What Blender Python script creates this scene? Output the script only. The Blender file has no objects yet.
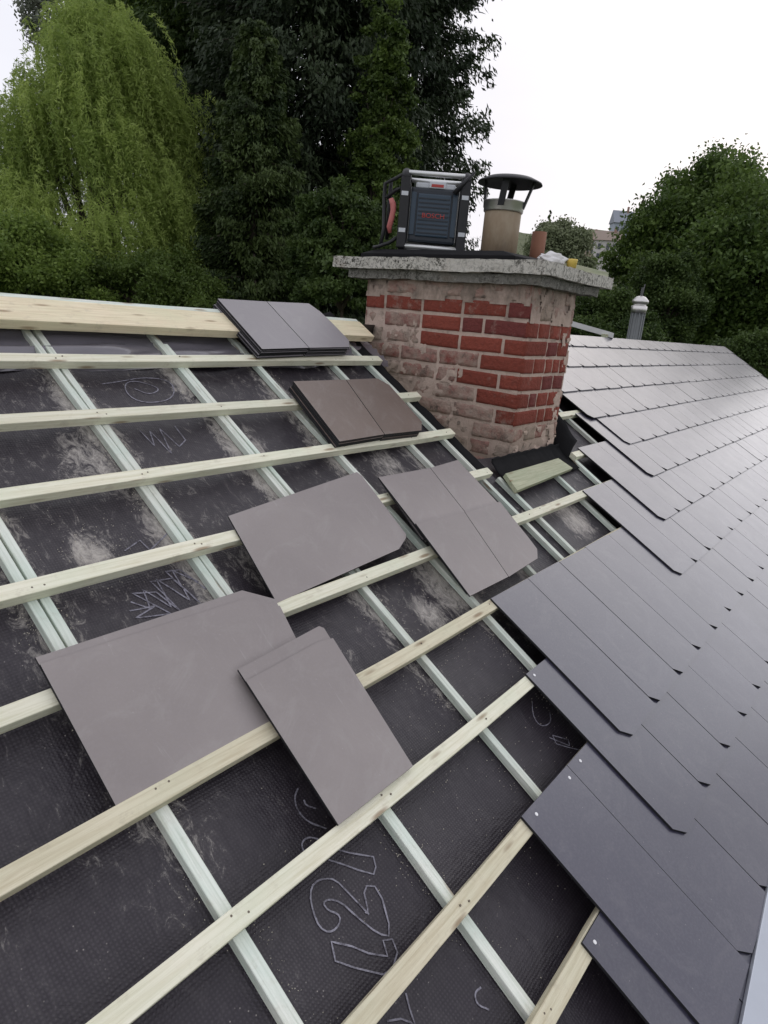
import bpy, bmesh, math, random
import numpy as np
from mathutils import Vector, Matrix
random.seed(7); RNG = np.random.default_rng(7)
R = math.radians
scene = bpy.context.scene
COL = scene.collection

# ------------------------------------------------------------------ frames
TH = 0.5423368                      # roof pitch
c_, s_ = math.cos(TH), math.sin(TH)
U = Vector((1, 0, 0)); V = Vector((0, c_, s_)); N = Vector((0, -s_, c_))
H0 = 1.18                           # eye above the plane of the batten tops
CAM = N * H0
CM = Matrix(((0.61674759, -0.78284459, 0.082321), (-0.17118277, -0.23546451, -0.95668852), (0.76832211, 0.57594341, -0.27923167)))
FPX = 673.27
ROOF = Matrix(((U.x, V.x, N.x, 0), (U.y, V.y, N.y, 0), (U.z, V.z, N.z, 0), (0, 0, 0, 1)))
GZ = -4.9

def ray(x, y):
    return CM.transposed() @ Vector((x - 384, y - 512, FPX))
def on_plane(x, y, p0, nrm):
    r = ray(x, y); t = (p0 - CAM).dot(nrm) / r.dot(nrm); return CAM + r * t
def uvn(x, y, n=0.0, slope=0.0, v0=0.0):
    """roof coordinates of the sight line where it meets the plane n + slope*(v-v0)"""
    p0 = V * v0 + N * n; nr = N - V * slope
    p = on_plane(x, y, p0, nr)
    return Vector((p.dot(U), p.dot(V), p.dot(N)))
def far(x, y, d):
    r = ray(x, y); h = math.hypot(r.x, r.y); return CAM + r * (d / h)

# ------------------------------------------------------------------ objects
def tag(o, label=None, cat=None, group=None, kind=None):
    if label: o['label'] = label
    if cat: o['category'] = cat
    if group: o['group'] = group
    if kind: o['kind'] = kind
    return o
def empty(name, loc=(0, 0, 0), mat=None):
    o = bpy.data.objects.new(name, None); COL.objects.link(o); o.empty_display_size = .1
    if mat is not None: o.matrix_world = mat
    else: o.location = loc
    return o
def link(name, me, mat, parent=None):
    o = bpy.data.objects.new(name, me); COL.objects.link(o)
    if mat is not None and not me.materials: me.materials.append(mat)
    if parent is not None: o.parent = parent
    return o
def build(name, bm, mat, parent=None, smooth=False, bevel=0, segs=2):
    if bevel:
        bmesh.ops.bevel(bm, geom=[e for e in bm.edges if e.calc_length() > bevel * 3], offset=bevel, segments=segs, affect='EDGES', profile=.6)
    me = bpy.data.meshes.new(name); bm.to_mesh(me); bm.free()
    if smooth:
        for p in me.polygons: p.use_smooth = True
    return link(name, me, mat, parent)
def box(bm, x0, x1, y0, y1, z0, z1, m=None):
    vs = [Vector((x, y, z)) for x in (x0, x1) for y in (y0, y1) for z in (z0, z1)]
    if m is not None: vs = [m @ v for v in vs]
    v = [bm.verts.new(p) for p in vs]
    for f in ((0, 1, 3, 2), (4, 6, 7, 5), (0, 4, 5, 1), (2, 3, 7, 6), (0, 2, 6, 4), (1, 5, 7, 3)):
        bm.faces.new([v[i] for i in f])
    return v
def prism(bm, pts, off, mat_side=None):
    """closed slab: top polygon pts, bottom = pts - off"""
    a = [bm.verts.new(p) for p in pts]; b = [bm.verts.new(p - off) for p in pts]
    n = len(pts); bm.faces.new(a); bm.faces.new(b[::-1])
    for i in range(n):
        f = bm.faces.new((a[i], b[i], b[(i + 1) % n], a[(i + 1) % n]))
        if mat_side is not None: f.material_index = mat_side
def tube(bm, pts, rad, segs=10, caps=True):
    pts = [Vector(p) for p in pts]; rings = []
    for i, p in enumerate(pts):
        d = (pts[min(i + 1, len(pts) - 1)] - pts[max(i - 1, 0)]).normalized()
        a = d.orthogonal().normalized() if i == 0 else (a - d * a.dot(d)).normalized()
        b = d.cross(a); r = rad[i] if hasattr(rad, '__len__') else rad
        rings.append([bm.verts.new(p + (a * math.cos(t) + b * math.sin(t)) * r) for t in [2 * math.pi * k / segs for k in range(segs)]])
    for q, w in zip(rings, rings[1:]):
        for k in range(segs): bm.faces.new((q[k], q[(k + 1) % segs], w[(k + 1) % segs], w[k]))
    if caps: bm.faces.new(rings[0][::-1]); bm.faces.new(rings[-1])
def lathe(bm, prof, segs=40, c=(0, 0)):
    rings = [[bm.verts.new((c[0] + r * math.cos(2 * math.pi * k / segs), c[1] + r * math.sin(2 * math.pi * k / segs), z)) for k in range(segs)] for r, z in prof]
    for q, w in zip(rings, rings[1:]):
        for k in range(segs): bm.faces.new((q[k], q[(k + 1) % segs], w[(k + 1) % segs], w[k]))
    if prof[0][0] > 1e-4 and prof[0] != prof[-1]: bm.faces.new(rings[0][::-1])
    if prof[-1][0] > 1e-4 and prof[0] != prof[-1]: bm.faces.new(rings[-1])
def vnoise(p, seed=0):
    from mathutils import noise
    return noise.noise(Vector(p) + Vector((seed * 7.3, seed * 3.1, seed * 1.7)))

# ------------------------------------------------------------------ materials
class Mat:
    def __init__(s, name, rough=.6, spec=.5, metal=0, coat=0):
        s.m = bpy.data.materials.new(name); s.m.use_nodes = True
        s.t = s.m.node_tree; s.b = s.t.nodes['Principled BSDF']
        s.b.inputs['Roughness'].default_value = rough; s.b.inputs['Metallic'].default_value = metal
        s.b.inputs['Specular IOR Level'].default_value = spec
        s.tc = None
    def n(s, ty, **kw):
        nd = s.t.nodes.new(ty)
        for k, v in kw.items():
            if k.startswith('i_'):
                key = k[2:]; key = int(key) if key.isdigit() else key.replace('_', ' ')
                nd.inputs[key].default_value = v
            else: setattr(nd, k, v)
        return nd
    def l(s, a, b): s.t.links.new(a, b)
    def co(s, scale=(1, 1, 1), kind='Object'):
        if s.tc is None: s.tc = s.n('ShaderNodeTexCoord')
        mp = s.n('ShaderNodeMapping'); mp.inputs['Scale'].default_value = scale
        s.l(s.tc.outputs[kind], mp.inputs['Vector']); return mp.outputs['Vector']
    def noise(s, scale, detail=4, rough=.55, sc=(1, 1, 1), dist=0, kind='Object'):
        nd = s.n('ShaderNodeTexNoise'); nd.inputs['Scale'].default_value = scale; nd.inputs['Detail'].default_value = detail
        nd.inputs['Roughness'].default_value = rough; nd.inputs['Distortion'].default_value = dist
        s.l(s.co(sc, kind), nd.inputs['Vector']); return nd.outputs['Fac']
    def ramp(s, fac, stops):
        r = s.n('ShaderNodeValToRGB'); e = r.color_ramp.elements
        while len(e) < len(stops): e.new(.5)
        for q, (p, c) in zip(e, stops):
            q.position = p; q.color = (c, c, c, 1) if not hasattr(c, '__len__') else (*c, 1)
        s.l(fac, r.inputs['Fac']); return r.outputs['Color']
    def mix(s, fac, a, b, mode='MIX'):
        m = s.n('ShaderNodeMix', data_type='RGBA', blend_type=mode)
        for sock, v in ((m.inputs[0], fac), (m.inputs[6], a), (m.inputs[7], b)):
            if hasattr(v, 'links'): s.l(v, sock)
            elif hasattr(v, '__len__'): sock.default_value = (*v, 1)
            else: sock.default_value = v
        return m.outputs[2]
    def math(s, op, a, b=0):
        m = s.n('ShaderNodeMath', operation=op)
        for sock, v in ((m.inputs[0], a), (m.inputs[1], b)):
            if hasattr(v, 'links'): s.l(v, sock)
            else: sock.default_value = v
        return m.outputs[0]
    def col(s, v):
        if hasattr(v, 'links'): s.l(v, s.b.inputs['Base Color'])
        else: s.b.inputs['Base Color'].default_value = (*v, 1)
    def rough(s, v): s.l(v, s.b.inputs['Roughness'])
    def bump(s, h, strength=.3, dist=.01):
        b = s.n('ShaderNodeBump'); b.inputs['Strength'].default_value = strength; b.inputs['Distance'].default_value = dist
        s.l(h, b.inputs['Height']); s.l(b.outputs['Normal'], s.b.inputs['Normal'])
    def rnd(s):
        return s.n('ShaderNodeObjectInfo').outputs['Random']
    def attr(s, name, out='Color'):
        a = s.n('ShaderNodeAttribute', attribute_name=name); return a.outputs[out]

def flat(name, col, rough=.6, metal=0, spec=.5, var=.15, bscale=60, bstr=.08):
    m = Mat(name, rough, spec, metal)
    f = m.noise(9, 5); m.col(m.mix(f, tuple(v * (1 - var) for v in col), tuple(min(1, v * (1 + var)) for v in col)))
    m.bump(m.noise(bscale, 3), bstr, .003)
    r = m.n('ShaderNodeMapRange'); r.inputs[3].default_value = max(0, rough - .1); r.inputs[4].default_value = min(1, rough + .1)
    m.l(m.noise(14, 4), r.inputs[0]); m.rough(r.outputs[0])
    return m.m

def wood(name, a, b, green=(.45, .56, .40), gfac=.5):
    m = Mat(name, .62, .3)
    g = m.noise(1, 6, .7, (5, 120, 120), .5)           # grain along local X
    col = m.mix(m.ramp(g, [(.36, 0), (.60, 1)]), tuple(v * .92 for v in a), b)
    patch = m.ramp(m.noise(3.2, 4, .6, (1, 2, 2)), [(.42, 0), (.66, 1)])
    col = m.mix(m.math('MULTIPLY', patch, gfac), col, green)
    k = m.n('ShaderNodeTexVoronoi'); k.inputs['Scale'].default_value = 1; m.l(m.co((6, 30, 30)), k.inputs['Vector'])
    knot = m.ramp(k.outputs['Distance'], [(.10, 1), (.22, 0)])
    col = m.mix(m.math('MULTIPLY', knot, .8), col, (.28, .19, .11))
    dirt = m.ramp(m.noise(26, 5, .7), [(.55, 0), (.8, 1)])
    col = m.mix(m.math('MULTIPLY', dirt, .45), col, (.38, .33, .25))
    hs = m.n('ShaderNodeHueSaturation'); m.l(col, hs.inputs['Color'])
    mr = m.n('ShaderNodeMapRange'); mr.inputs[3].default_value = .86; mr.inputs[4].default_value = 1.1
    m.l(m.rnd(), mr.inputs[0]); m.l(mr.outputs[0], hs.inputs['Value']); m.col(hs.outputs['Color'])
    m.bump(g, .35, .003)
    return m.m
M_BAT = wood('batten_wood', (.76, .72, .53), (.86, .83, .67), (.68, .74, .56), .45)
M_BAT2 = wood('batten_wood_yellow', (.69, .61, .42), (.80, .74, .55), (.62, .64, .45), .35)
M_CB = wood('counter_batten_wood', (.62, .66, .56), (.80, .82, .74), (.50, .66, .57), .5)
M_RIDGE = wood('ridge_wood', (.74, .62, .42), (.82, .72, .52), (.55, .62, .38), .3)
M_OLDW = wood('old_board_wood', (.40, .42, .27), (.54, .55, .38), (.36, .42, .27), .5)

def slate_mat(name, base, warm, rough, dust, coat=0, ior=1.5):
    m = Mat(name, rough, .5); m.b.inputs['IOR'].default_value = ior
    m.b.inputs['Coat Weight'].default_value = coat; m.b.inputs['Coat Roughness'].default_value = .22
    f = m.noise(2.2, 5, .6)
    col = m.mix(m.ramp(f, [(.35, 0), (.7, 1)]), base, warm)
    fine = m.noise(160, 3, .7)
    col = m.mix(m.math('MULTIPLY', m.ramp(fine, [(.45, 0), (.75, 1)]), .05), col, (.5, .5, .52))
    d = m.ramp(m.noise(5, 7, .75, (1, 1, 1), 1.6), [(.50, 0), (.74, 1)])
    col = m.mix(m.math('MULTIPLY', d, dust), col, (.42, .40, .38))
    sc_ = m.ramp(m.noise(3.5, 8, .8, (14, 1.5, 3), .8), [(.60, 0), (.68, 1)])
    col = m.mix(m.math('MULTIPLY', sc_, dust * .6), col, (.5, .48, .46))
    sp = m.n('ShaderNodeTexVoronoi'); sp.inputs['Scale'].default_value = 34; m.l(m.co(), sp.inputs['Vector'])
    spk = m.ramp(sp.outputs['Distance'], [(.03, 1), (.06, 0)])
    col = m.mix(m.math('MULTIPLY', spk, .25), col, (.5, .48, .45))
    at = m.attr('tone', 'Fac')
    hs = m.n('ShaderNodeHueSaturation'); m.l(col, hs.inputs['Color'])
    m.l(at, hs.inputs['Value']); m.col(hs.outputs['Color'])
    mr = m.n('ShaderNodeMapRange'); mr.inputs[3].default_value = rough - .08; mr.inputs[4].default_value = rough + .1
    m.l(m.noise(7, 6, .7), mr.inputs[0]); m.rough(mr.outputs[0])
    m.bump(m.math('ADD', m.noise(220, 3, .6), m.math('MULTIPLY', m.noise(60, 5, .7), .6)), .10 if coat == 0 else .05, .0015)
    return m.m
M_SLATE = slate_mat('fibre_slate_grey', (.030, .028, .052), (.038, .035, .060), .30, .08, .70, 1.6)
M_LOOSE = slate_mat('fibre_slate_brown_grey', (.250, .220, .212), (.305, .270, .258), .50, .30)
M_LOOSEB = slate_mat('fibre_slate_brown', (.165, .122, .100), (.205, .158, .132), .42, .25)
M_LOOSEG = slate_mat('fibre_slate_pale_grey', (.235, .215, .225), (.27, .25, .26), .38, .25)
M_EDGE = flat('slate_cut_edge', (.012, .012, .014), .8)
M_BLACK = flat('black_rubber', (.012, .012, .014), .55, bstr=.3)
M_FELT = flat('black_membrane', (.010, .010, .011), .9, spec=.2, bscale=25, bstr=.8)

# underlay membrane
def underlay_mat():
    m = Mat('underlay_membrane', .5, .45)
    base = m.mix(m.noise(3, 5, .6), (.013, .010, .014), (.028, .022, .029))
    # woven dimples: two crossed ribs about 7 mm apart
    def rib(dirn):
        w = m.n('ShaderNodeTexWave'); w.wave_type = 'BANDS'; w.bands_direction = dirn; w.inputs['Scale'].default_value = 44
        w.inputs['Distortion'].default_value = 1.2; w.inputs['Detail'].default_value = 2; m.l(m.co(), w.inputs['Vector']); return w.outputs['Fac']
    w = m.math('MULTIPLY', rib('X'), rib('Y'))
    base = m.mix(m.math('MULTIPLY', w, .40), base, (.070, .060, .074))
    da = m.attr('dust', 'Fac')            # where battens were cut and trodden
    n2 = m.noise(26, 9, .82, (1.3, .7, 1), 1.2); n1 = m.noise(6, 6, .7, (1, .45, 1), 2.0)
    t = m.math('ADD', m.math('MULTIPLY', n2, .78), m.math('MULTIPLY', n1, .22))
    t = m.math('ADD', t, m.math('MULTIPLY', da, .27))
    d = m.ramp(t, [(.575, 0), (.63, .30), (.74, .8), (.84, 1)])
    col = m.mix(m.math('MULTIPLY', d, .9), base, (.60, .56, .50))
    col = m.mix(m.math('MULTIPLY', m.ramp(t, [(.44, 0), (.64, 1)]), .06), col, (.45, .42, .42))
    sp = m.n('ShaderNodeTexVoronoi'); sp.inputs['Scale'].default_value = 75; m.l(m.co(), sp.inputs['Vector'])
    spk = m.math('MULTIPLY', m.ramp(sp.outputs['Distance'], [(.04, 1), (.12, 0)]), m.ramp(m.noise(6, 4), [(.5, 0), (.62, 1)]))
    col = m.mix(m.math('MULTIPLY', spk, .6), col, (.5, .46, .42))
    m.col(col)
    m.rough(m.mix(d, (.45, .45, .45), (.85, .85, .85)))
    h = m.math('ADD', m.math('MULTIPLY', w, .12), m.noise(12, 6, .65, (1, 1, 1), .8))
    m.bump(h, .6, .008)
    return m.m
M_UNDER = underlay_mat()
pm = Mat('pale_print_ink', .6, .3); pm.col(pm.mix(pm.ramp(pm.noise(45, 7, .85), [(.36, 0), (.58, 1)]), (.045, .040, .048), (.30, .29, .34))); M_PRINT = pm.m
M_DUST = flat('sawdust_flakes', (.62, .57, .47), .9)

# ------------------------------------------------------------------ roof
roof = empty('unfinished_roof', mat=ROOF.copy())
tag(roof, 'half covered pitched roof with dark slates on the right and bare battens over black membrane', 'roof')
BAT = [1.587, 1.330, 1.082, .826, .574, .324, .076, -.169, -.405, -.645, -.885]
CBU = [(-.62, 0), (-.2, 0), (.185, 0), (.597, 1), (.993, 1), (1.405, 0), (1.775, 0), (2.180, 0), (2.432, 0), (2.545, -1), (3.02, 0), (3.32, 0), (3.75, 0), (4.1, 0)]
RT = 1.86
CH = dict(u0=2.775, u1=3.245, y0=.778, y1=1.70)
def sag(u, v):
    us = sorted(x for x, _ in CBU); lo = max([x for x in us if x <= u], default=-2.); hi = min([x for x in us if x > u], default=u + .4)
    t = (u - lo) / max(hi - lo, .01); d = math.sin(math.pi * min(max(t, 0), 1)) ** .7
    amp = .016 * min(1, (hi - lo) / .4)
    w = vnoise((u * 3, v * 3, 0)) * .008 + vnoise((u * 11, v * 8, 3)) * .0035
    if v > 1.62: w += vnoise((u * 3.0, v * 32, 9)) * .012
    return -.0475 - amp * d - abs(w) * d

def underlay():
    us = np.arange(-1.2, 4.61, .022); vs = np.concatenate([np.arange(-1.15, RT + .001, .022)])
    vals = []; dust = []
    for v in vs:
        for u in us:
            vals.append((u, v, sag(u, v)))
            dd = min([abs(u - x) for x, _ in CBU if x < 2.4] + [1])
            k = max(0, 1 - dd / .075) * 1.0 * min(1, max(0, (v - .05) / .5) + .15) * (.5 + .9 * max(0, vnoise((u * 2.2, v * 4, 5)) + .3))
            # patches swept on to the membrane
            for (pu, pv, pr, ps) in ((1.78, .48, .15, .8), (1.60, .42, .08, .7), (.78, .92, .06, .8), (1.45, 1.2, .1, .5), (1.9, .5, .1, .8), (2.85, .50, .13, .8), (1.2, .75, .12, .5), (1.95, .2, .1, .45), (.95, 1.2, .14, .5), (2.0, 1.0, .12, .5)):
                q = math.hypot(u - pu, (v - pv) * .8) / pr
                if q < 1: k = max(k, ps * (1 - q * q))
            dust.append(min(1, k + .10 * min(1, max(0, v))) - .22 * min(1, max(0, (.35 - v) / .35)))
    nu = len(us); f = []
    for j in range(len(vs) - 1):
        for i in range(nu - 1):
            u = us[i] + .011; v = vs[j] + .011
            y = v * c_
            if 2.50 < u < CH['u1'] - .03 and CH['y0'] + .02 < y: continue
            a = j * nu + i; f.append((a, a + 1, a + nu + 1, a + nu))
    me = bpy.data.meshes.new('underlay'); me.from_pydata(vals, [], f)
    at = me.attributes.new('dust', 'FLOAT', 'POINT'); at.data.foreach_set('value', dust)
    for p in me.polygons: p.use_smooth = True
    return link('underlay', me, M_UNDER, roof)
und = underlay()

def ribbon(lines, w):
    """flat printed strokes lying 2 mm over the membrane; lines are given as (u,v) polylines"""
    bm = bmesh.new()
    for L in lines:
        pts = [Vector((a, b, 0)) for a, b in L]
        dens = []
        for p, q in zip(pts, pts[1:]):
            n = max(1, int((q - p).length / .008))
            dens += [p.lerp(q, k / n) for k in range(n)]
        dens.append(pts[-1]); prev = None
        for i, p in enumerate(dens):
            d = (dens[min(i + 1, len(dens) - 1)] - dens[max(i - 1, 0)]).normalized(); s = Vector((-d.y, d.x, 0)) * w / 2 * (1 + .3 * vnoise((p.x * 60, p.y * 60, 0)))
            a, b = p + s, p - s
            cur = [bm.verts.new((e.x, e.y, sag(e.x, e.y) + .0016)) for e in (a, b)]
            if prev: bm.faces.new((prev[0], prev[1], cur[1], cur[0]))
            prev = cur
    return build('printed_lettering', bm, M_PRINT, und)
def P(*pts): return [tuple(uvn(x, y, -.058)[:2]) for x, y in pts]
def Z5(*pts): return P(*[(280 + x / 3.84, 760 + y / 3.84) for x, y in pts])   # from an enlargement
def smooth(L, it=2):
    for _ in range(it):
        o = [L[0]]
        for p, q in zip(L, L[1:]):
            o += [(p[0] * .75 + q[0] * .25, p[1] * .75 + q[1] * .25), (p[0] * .25 + q[0] * .75, p[1] * .25 + q[1] * .75)]
        o.append(L[-1]); L = o
    return L
two = Z5((330, 580), (345, 590), (320, 480), (380, 485), (435, 675), (380, 665), (300, 600), (235, 540), (190, 530), (168, 545), (190, 575), (225, 585), (238, 610), (220, 645), (190, 660), (155, 640), (130, 580), (118, 510), (135, 465), (175, 450), (215, 455), (270, 510), (345, 590))
one = Z5((405, 820), (290, 795), (215, 770), (200, 695), (280, 712), (345, 738), (418, 750), (400, 690), (435, 685), (455, 735), (440, 790), (405, 820))
seven = Z5((190, 380), (250, 400), (300, 420), (360, 438), (368, 410), (358, 372), (270, 355), (200, 335))
arc1 = smooth(Z5((72, 105), (58, 140), (70, 190), (110, 235), (180, 262)))
arc2 = smooth(Z5((95, 150), (100, 170), (140, 185)))
arc3 = smooth(Z5((95, 345), (85, 315), (110, 290), (150, 300)))
tail = Z5((490, 890), (505, 950), (525, 1010), (470, 990), (415, 1000))
arc4 = smooth(Z5((768, 875), (745, 895), (755, 940), (800, 960)))
two = smooth(two, 1)
ribbon([two, one, seven, arc1, arc2, arc3, tail, arc4], .0034)
ZA = lambda *p: P(*[(x / 1.92, 560 + y / 1.92) for x, y in p])      # scribble-like print left of centre
ribbon([ZA((250, 95), (300, 85), (262, 108), (330, 100), (255, 62), (300, 60), (350, 98), (290, 40), (330, 35), (385, 85), (318, 22), (345, 20), (395, 60)),
        ZA((252, 78), (290, 90), (275, 55), (330, 88), (300, 35), (365, 78), (330, 20), (380, 45))], .0036)
ZB = lambda *p: P(*[(x / 2, 280 + y / 2) for x, y in p])
ribbon([smooth(ZB((205, 205), (250, 198), (300, 192), (345, 205), (350, 235), (300, 245), (258, 232), (248, 205), (270, 198), (325, 215), (300, 228), (270, 215))),
        ZB((280, 300), (310, 330), (300, 300), (345, 345), (320, 295), (360, 330), (372, 318), (350, 290)),
        ZB((250, 540), (280, 520), (300, 540), (340, 505))], .0036)
ZC = lambda *p: P(*[(480 + x / 2.667, 660 + y / 2.667) for x, y in p])
ribbon([smooth(ZC((140, 110), (142, 150), (165, 178), (190, 168), (185, 140))), ZC((186, 205), (240, 228), (235, 212), (195, 200), (205, 222), (270, 242))], .003)

def batten(v, u0, u1, mat, w=.037, t=.027, n=0.0, dv=0.0, name='batten'):
    """sawn lath, local X along the grain, slightly bowed"""
    bm = bmesh.new(); L = u1 - u0; k = max(2, int(L / .15)); rows = []
    ph = random.random() * 9
    for i in range(k + 1):
        x = L * i / k; b = .0036 * math.sin(x * 1.7 + ph) + .0012 * math.sin(x * 6 + ph * 2)
        z = .0012 * math.sin(x * 4 + ph)
        r = .0012
        prof = [(-w/2 + r, 0), (w/2 - r, 0), (w/2, -r), (w/2, -t + .001), (-w/2, -t + .001), (-w/2, -r)]
        rows.append([bm.verts.new((x, y + b, zz + z)) for y, zz in prof])
    for a, b2 in zip(rows, rows[1:]):
        for j in range(6): bm.faces.new((a[j], b2[j], b2[(j + 1) % 6], a[(j + 1) % 6]))
    bm.faces.new(rows[0]); bm.faces.new(rows[-1][::-1])
    bmesh.ops.recalc_face_normals(bm, faces=bm.faces)
    o = build(name, bm, mat, roof)
    o.location = (u0, v, n); o.rotation_euler = (0, 0, math.atan2(dv, L))
    return o
ends = {0: 2.50, 1: 2.515, 2: 2.49, 3: 2.47}
nail_spots = []
for i, v in enumerate(BAT):
    m = M_BAT2 if i in (5, 8, 7) else M_BAT
    if i < 4:
        batten(v, -1.15 + random.random() * .1, ends[i], m)
        if i < 3: batten(v - .004, 3.36, 4.4, m)
        else: batten(v - .035, 3.29, 4.4, m)
    else:
        batten(v, -1.15, 4.4, m)
batten(1.086, 2.44, 2.487, M_BAT2, n=.0012, w=.030) if False else None
# counter battens run down the slope
for u, dbl in CBU:
    def cb(uu, v0, v1, w):
        o = batten(0, 0, v1 - v0, M_CB, w=w, t=.021, name='counter_batten')
        o.location = (uu, v0, -.0275); o.rotation_euler = (0, 0, math.pi / 2 + random.uniform(-.006, .006)); return o
    inch = CH['u0'] - .02 < u < CH['u1'] + .02
    if dbl > 0:
        cb(u - .0125, .322, RT - .02, .020); cb(u + .0125, .325, RT - .02, .020)
        cb(u, -1.1, .318, .027)
    elif inch or dbl < 0:
        cb(u, -1.1, .80, .023)
    elif u > 3.2:
        cb(u, -1.1, RT - .02, .030)
    else:
        cb(u, -1.1, RT - .02, .023)
        if abs(u - 1.405) < .01: cb(u + .026, .60, 1.70, .016)

# ridge plank
o = batten(1.776, -1.2, 2.56, M_RIDGE, w=.118, t=.032, n=.030, name='ridge_board')
o2 = batten(1.848, -1.2, 2.56, M_CB, w=.022, t=.05, n=.028, name='ridge_batten')
# wrinkled shiny lap of the membrane tucked under the ridge plank
us_ = np.arange(-1.15, 2.62, .012); vs_ = np.linspace(1.60, 1.80, 22); vv_ = []; ff_ = []
for v in vs_:
    for u in us_:
        k = vnoise((u * 2.2, v * 26 + .9 * math.sin(u * 2.1), 4)); k2 = vnoise((u * 5, v * 60, 8))
        vv_.append((u, v + .004 * vnoise((u * 6, 0, 1)), -.026 - .05 * max(0, (1.66 - v)) * 4 * 0 + (abs(k) * .034 + abs(k2) * .010 - .022) - (.018 if v < 1.615 else 0)))
nu_ = len(us_)
for j in range(len(vs_) - 1):
    for i in range(nu_ - 1): ff_.append((j * nu_ + i, j * nu_ + i + 1, (j + 1) * nu_ + i + 1, (j + 1) * nu_ + i))
me = bpy.data.meshes.new('membrane_lap'); me.from_pydata(vv_, [], ff_)
for p_ in me.polygons: p_.use_smooth = True
fm = flat('shiny_film', (.16, .15, .17), .16, spec=.8, bscale=30, bstr=.3); link('membrane_lap', me, fm, roof)
# nails in battens over counter battens
bm = bmesh.new()
for v in BAT:
    for u, dbl in CBU:
        if u > 2.45 and v > .8: continue
        for d in ((-.011, .012) if dbl > 0 else (0.002,)):
            a = Vector((u + d + random.uniform(-.004, .004), v + random.uniform(-.008, .008), .0014))
            q = [bm.verts.new(a + Vector((.0022 * math.cos(t), .0022 * math.sin(t), 0))) for t in np.linspace(0, 2 * math.pi, 8)[:-1]]
            q2 = [bm.verts.new(p.co + Vector((0, 0, -.003))) for p in q]
            bm.faces.new(q)
            for k in range(7): bm.faces.new((q[k], q2[k], q2[(k + 1) % 7], q[(k + 1) % 7]))
tag(build('nail_heads', bm, flat('nail_steel', (.16, .13, .10), .5, .6), roof), kind='stuff')

# sawdust flakes lying on membrane beside laths
fl = []
for _ in range(11000):
    u0 = random.choice([x for x, _ in CBU if .4 < x < 2.3]); 
    v = random.uniform(-.7, 1.7)
    if random.random() > (.25 + .75 * min(1, max(0, v + .2))): continue
    off = .02 + abs(random.gauss(0, .022)); u = u0 + off * random.choice((-1, 1))
    if vnoise((u * 5, v * 7, 2)) < -.02: continue
    fl.append((u, v))
for pu, pv, pr in ((1.78, .48, .13), (.78, .92, .07), (1.9, .5, .1), (1.6, .4, .1), (1.45, .1, .25), (1.3, -.1, .3)):
    for _ in range(160): fl.append((random.gauss(pu, pr), random.gauss(pv, pr)))
fv = []; ff = []
for u, v in fl:
    z = sag(u, v) + .003; s = random.uniform(.0006, .0017); a = random.uniform(0, 6.28)
    b = len(fv); tl = random.uniform(-.0015, .0015)
    fv += [(u + s * math.cos(a), v + s * math.sin(a), z + tl), (u + s * math.cos(a + 2.0), v + s * math.sin(a + 2.0), z - tl), (u + s * math.cos(a + 4.1), v + s * math.sin(a + 4.1), z + .001), (u, v, z + .0018)]
    ff += [(b, b + 1, b + 3), (b + 1, b + 2, b + 3), (b + 2, b, b + 3)]
me = bpy.data.meshes.new('sawdust'); me.from_pydata(fv, [], ff)
tag(link('sawdust', me, M_DUST, roof), kind='stuff')

# installed slates, one part per course
SW, SL, ST = .2575, .563, .0070
STEP = .0078; GA = .2435
ROW = []   # bottom edge, left start, joint phase
vb0 = -.223
starts = {-3: .74, -2: 1.01, -1: 1.27 , 0: 0}
rows = [(-5, .62), (-4, .75), (-3, 1.17), (-2, 1.27), (-1, 1.665), (0, 1.80), (1, 3.0), (2, 3.39), (3, 3.80), (4, 3.97), (5, 3.88), (6, 3.36), (7, 3.36), (8, 3.36)]
VERGE = 10.40
def slate_course(i, ustart, vb):
    bm = bmesh.new(); tone = bm.faces.layers.float.new('tone_f')
    if ustart > 0: pass
    u = ustart; tones = []; first = True
    while u < VERGE - .03:
        u1 = min(u + SW - .0025, VERGE)
        jv = random.uniform(-.0022, .0022); vt = min(vb + SL, RT + .02)
        g = random.uniform(0, .0006); ta = random.uniform(-.004, .004); tb = random.uniform(0, .0022)
        def P3(uu, vv): return Vector((uu, vv + jv, STEP * (vb + SL - vv) / GA + .0065 + g + ta * (uu - u - SW / 2) + tb * (vb + SL - vv)))
        c = .034
        if vt - vb < .1: c = .02
        pts = [P3(u + c * 1.05, vb), P3(u1, vb), P3(u1, vt), P3(u, vt), P3(u, vb + c)]
        prism(bm, pts, Vector((0, 0, ST)), 1)
        bm.faces.ensure_lookup_table(); bm.faces[len(bm.faces) - 5].material_index = 0
        tones += [random.uniform(.90, 1.08)] * 7
        u += SW
    me = bpy.data.meshes.new('slate_course'); bm.to_mesh(me); bm.free()
    me.materials.append(M_SLATE); me.materials.append(M_EDGE)
    at = me.attributes.new('tone', 'FLOAT', 'FACE'); at.data.foreach_set('value', tones[:len(me.polygons)])
    return link('slate_course', me, None, roof)
courses = []
for i, us in rows:
    courses.append(slate_course(i, us, vb0 + GA * i))
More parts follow.
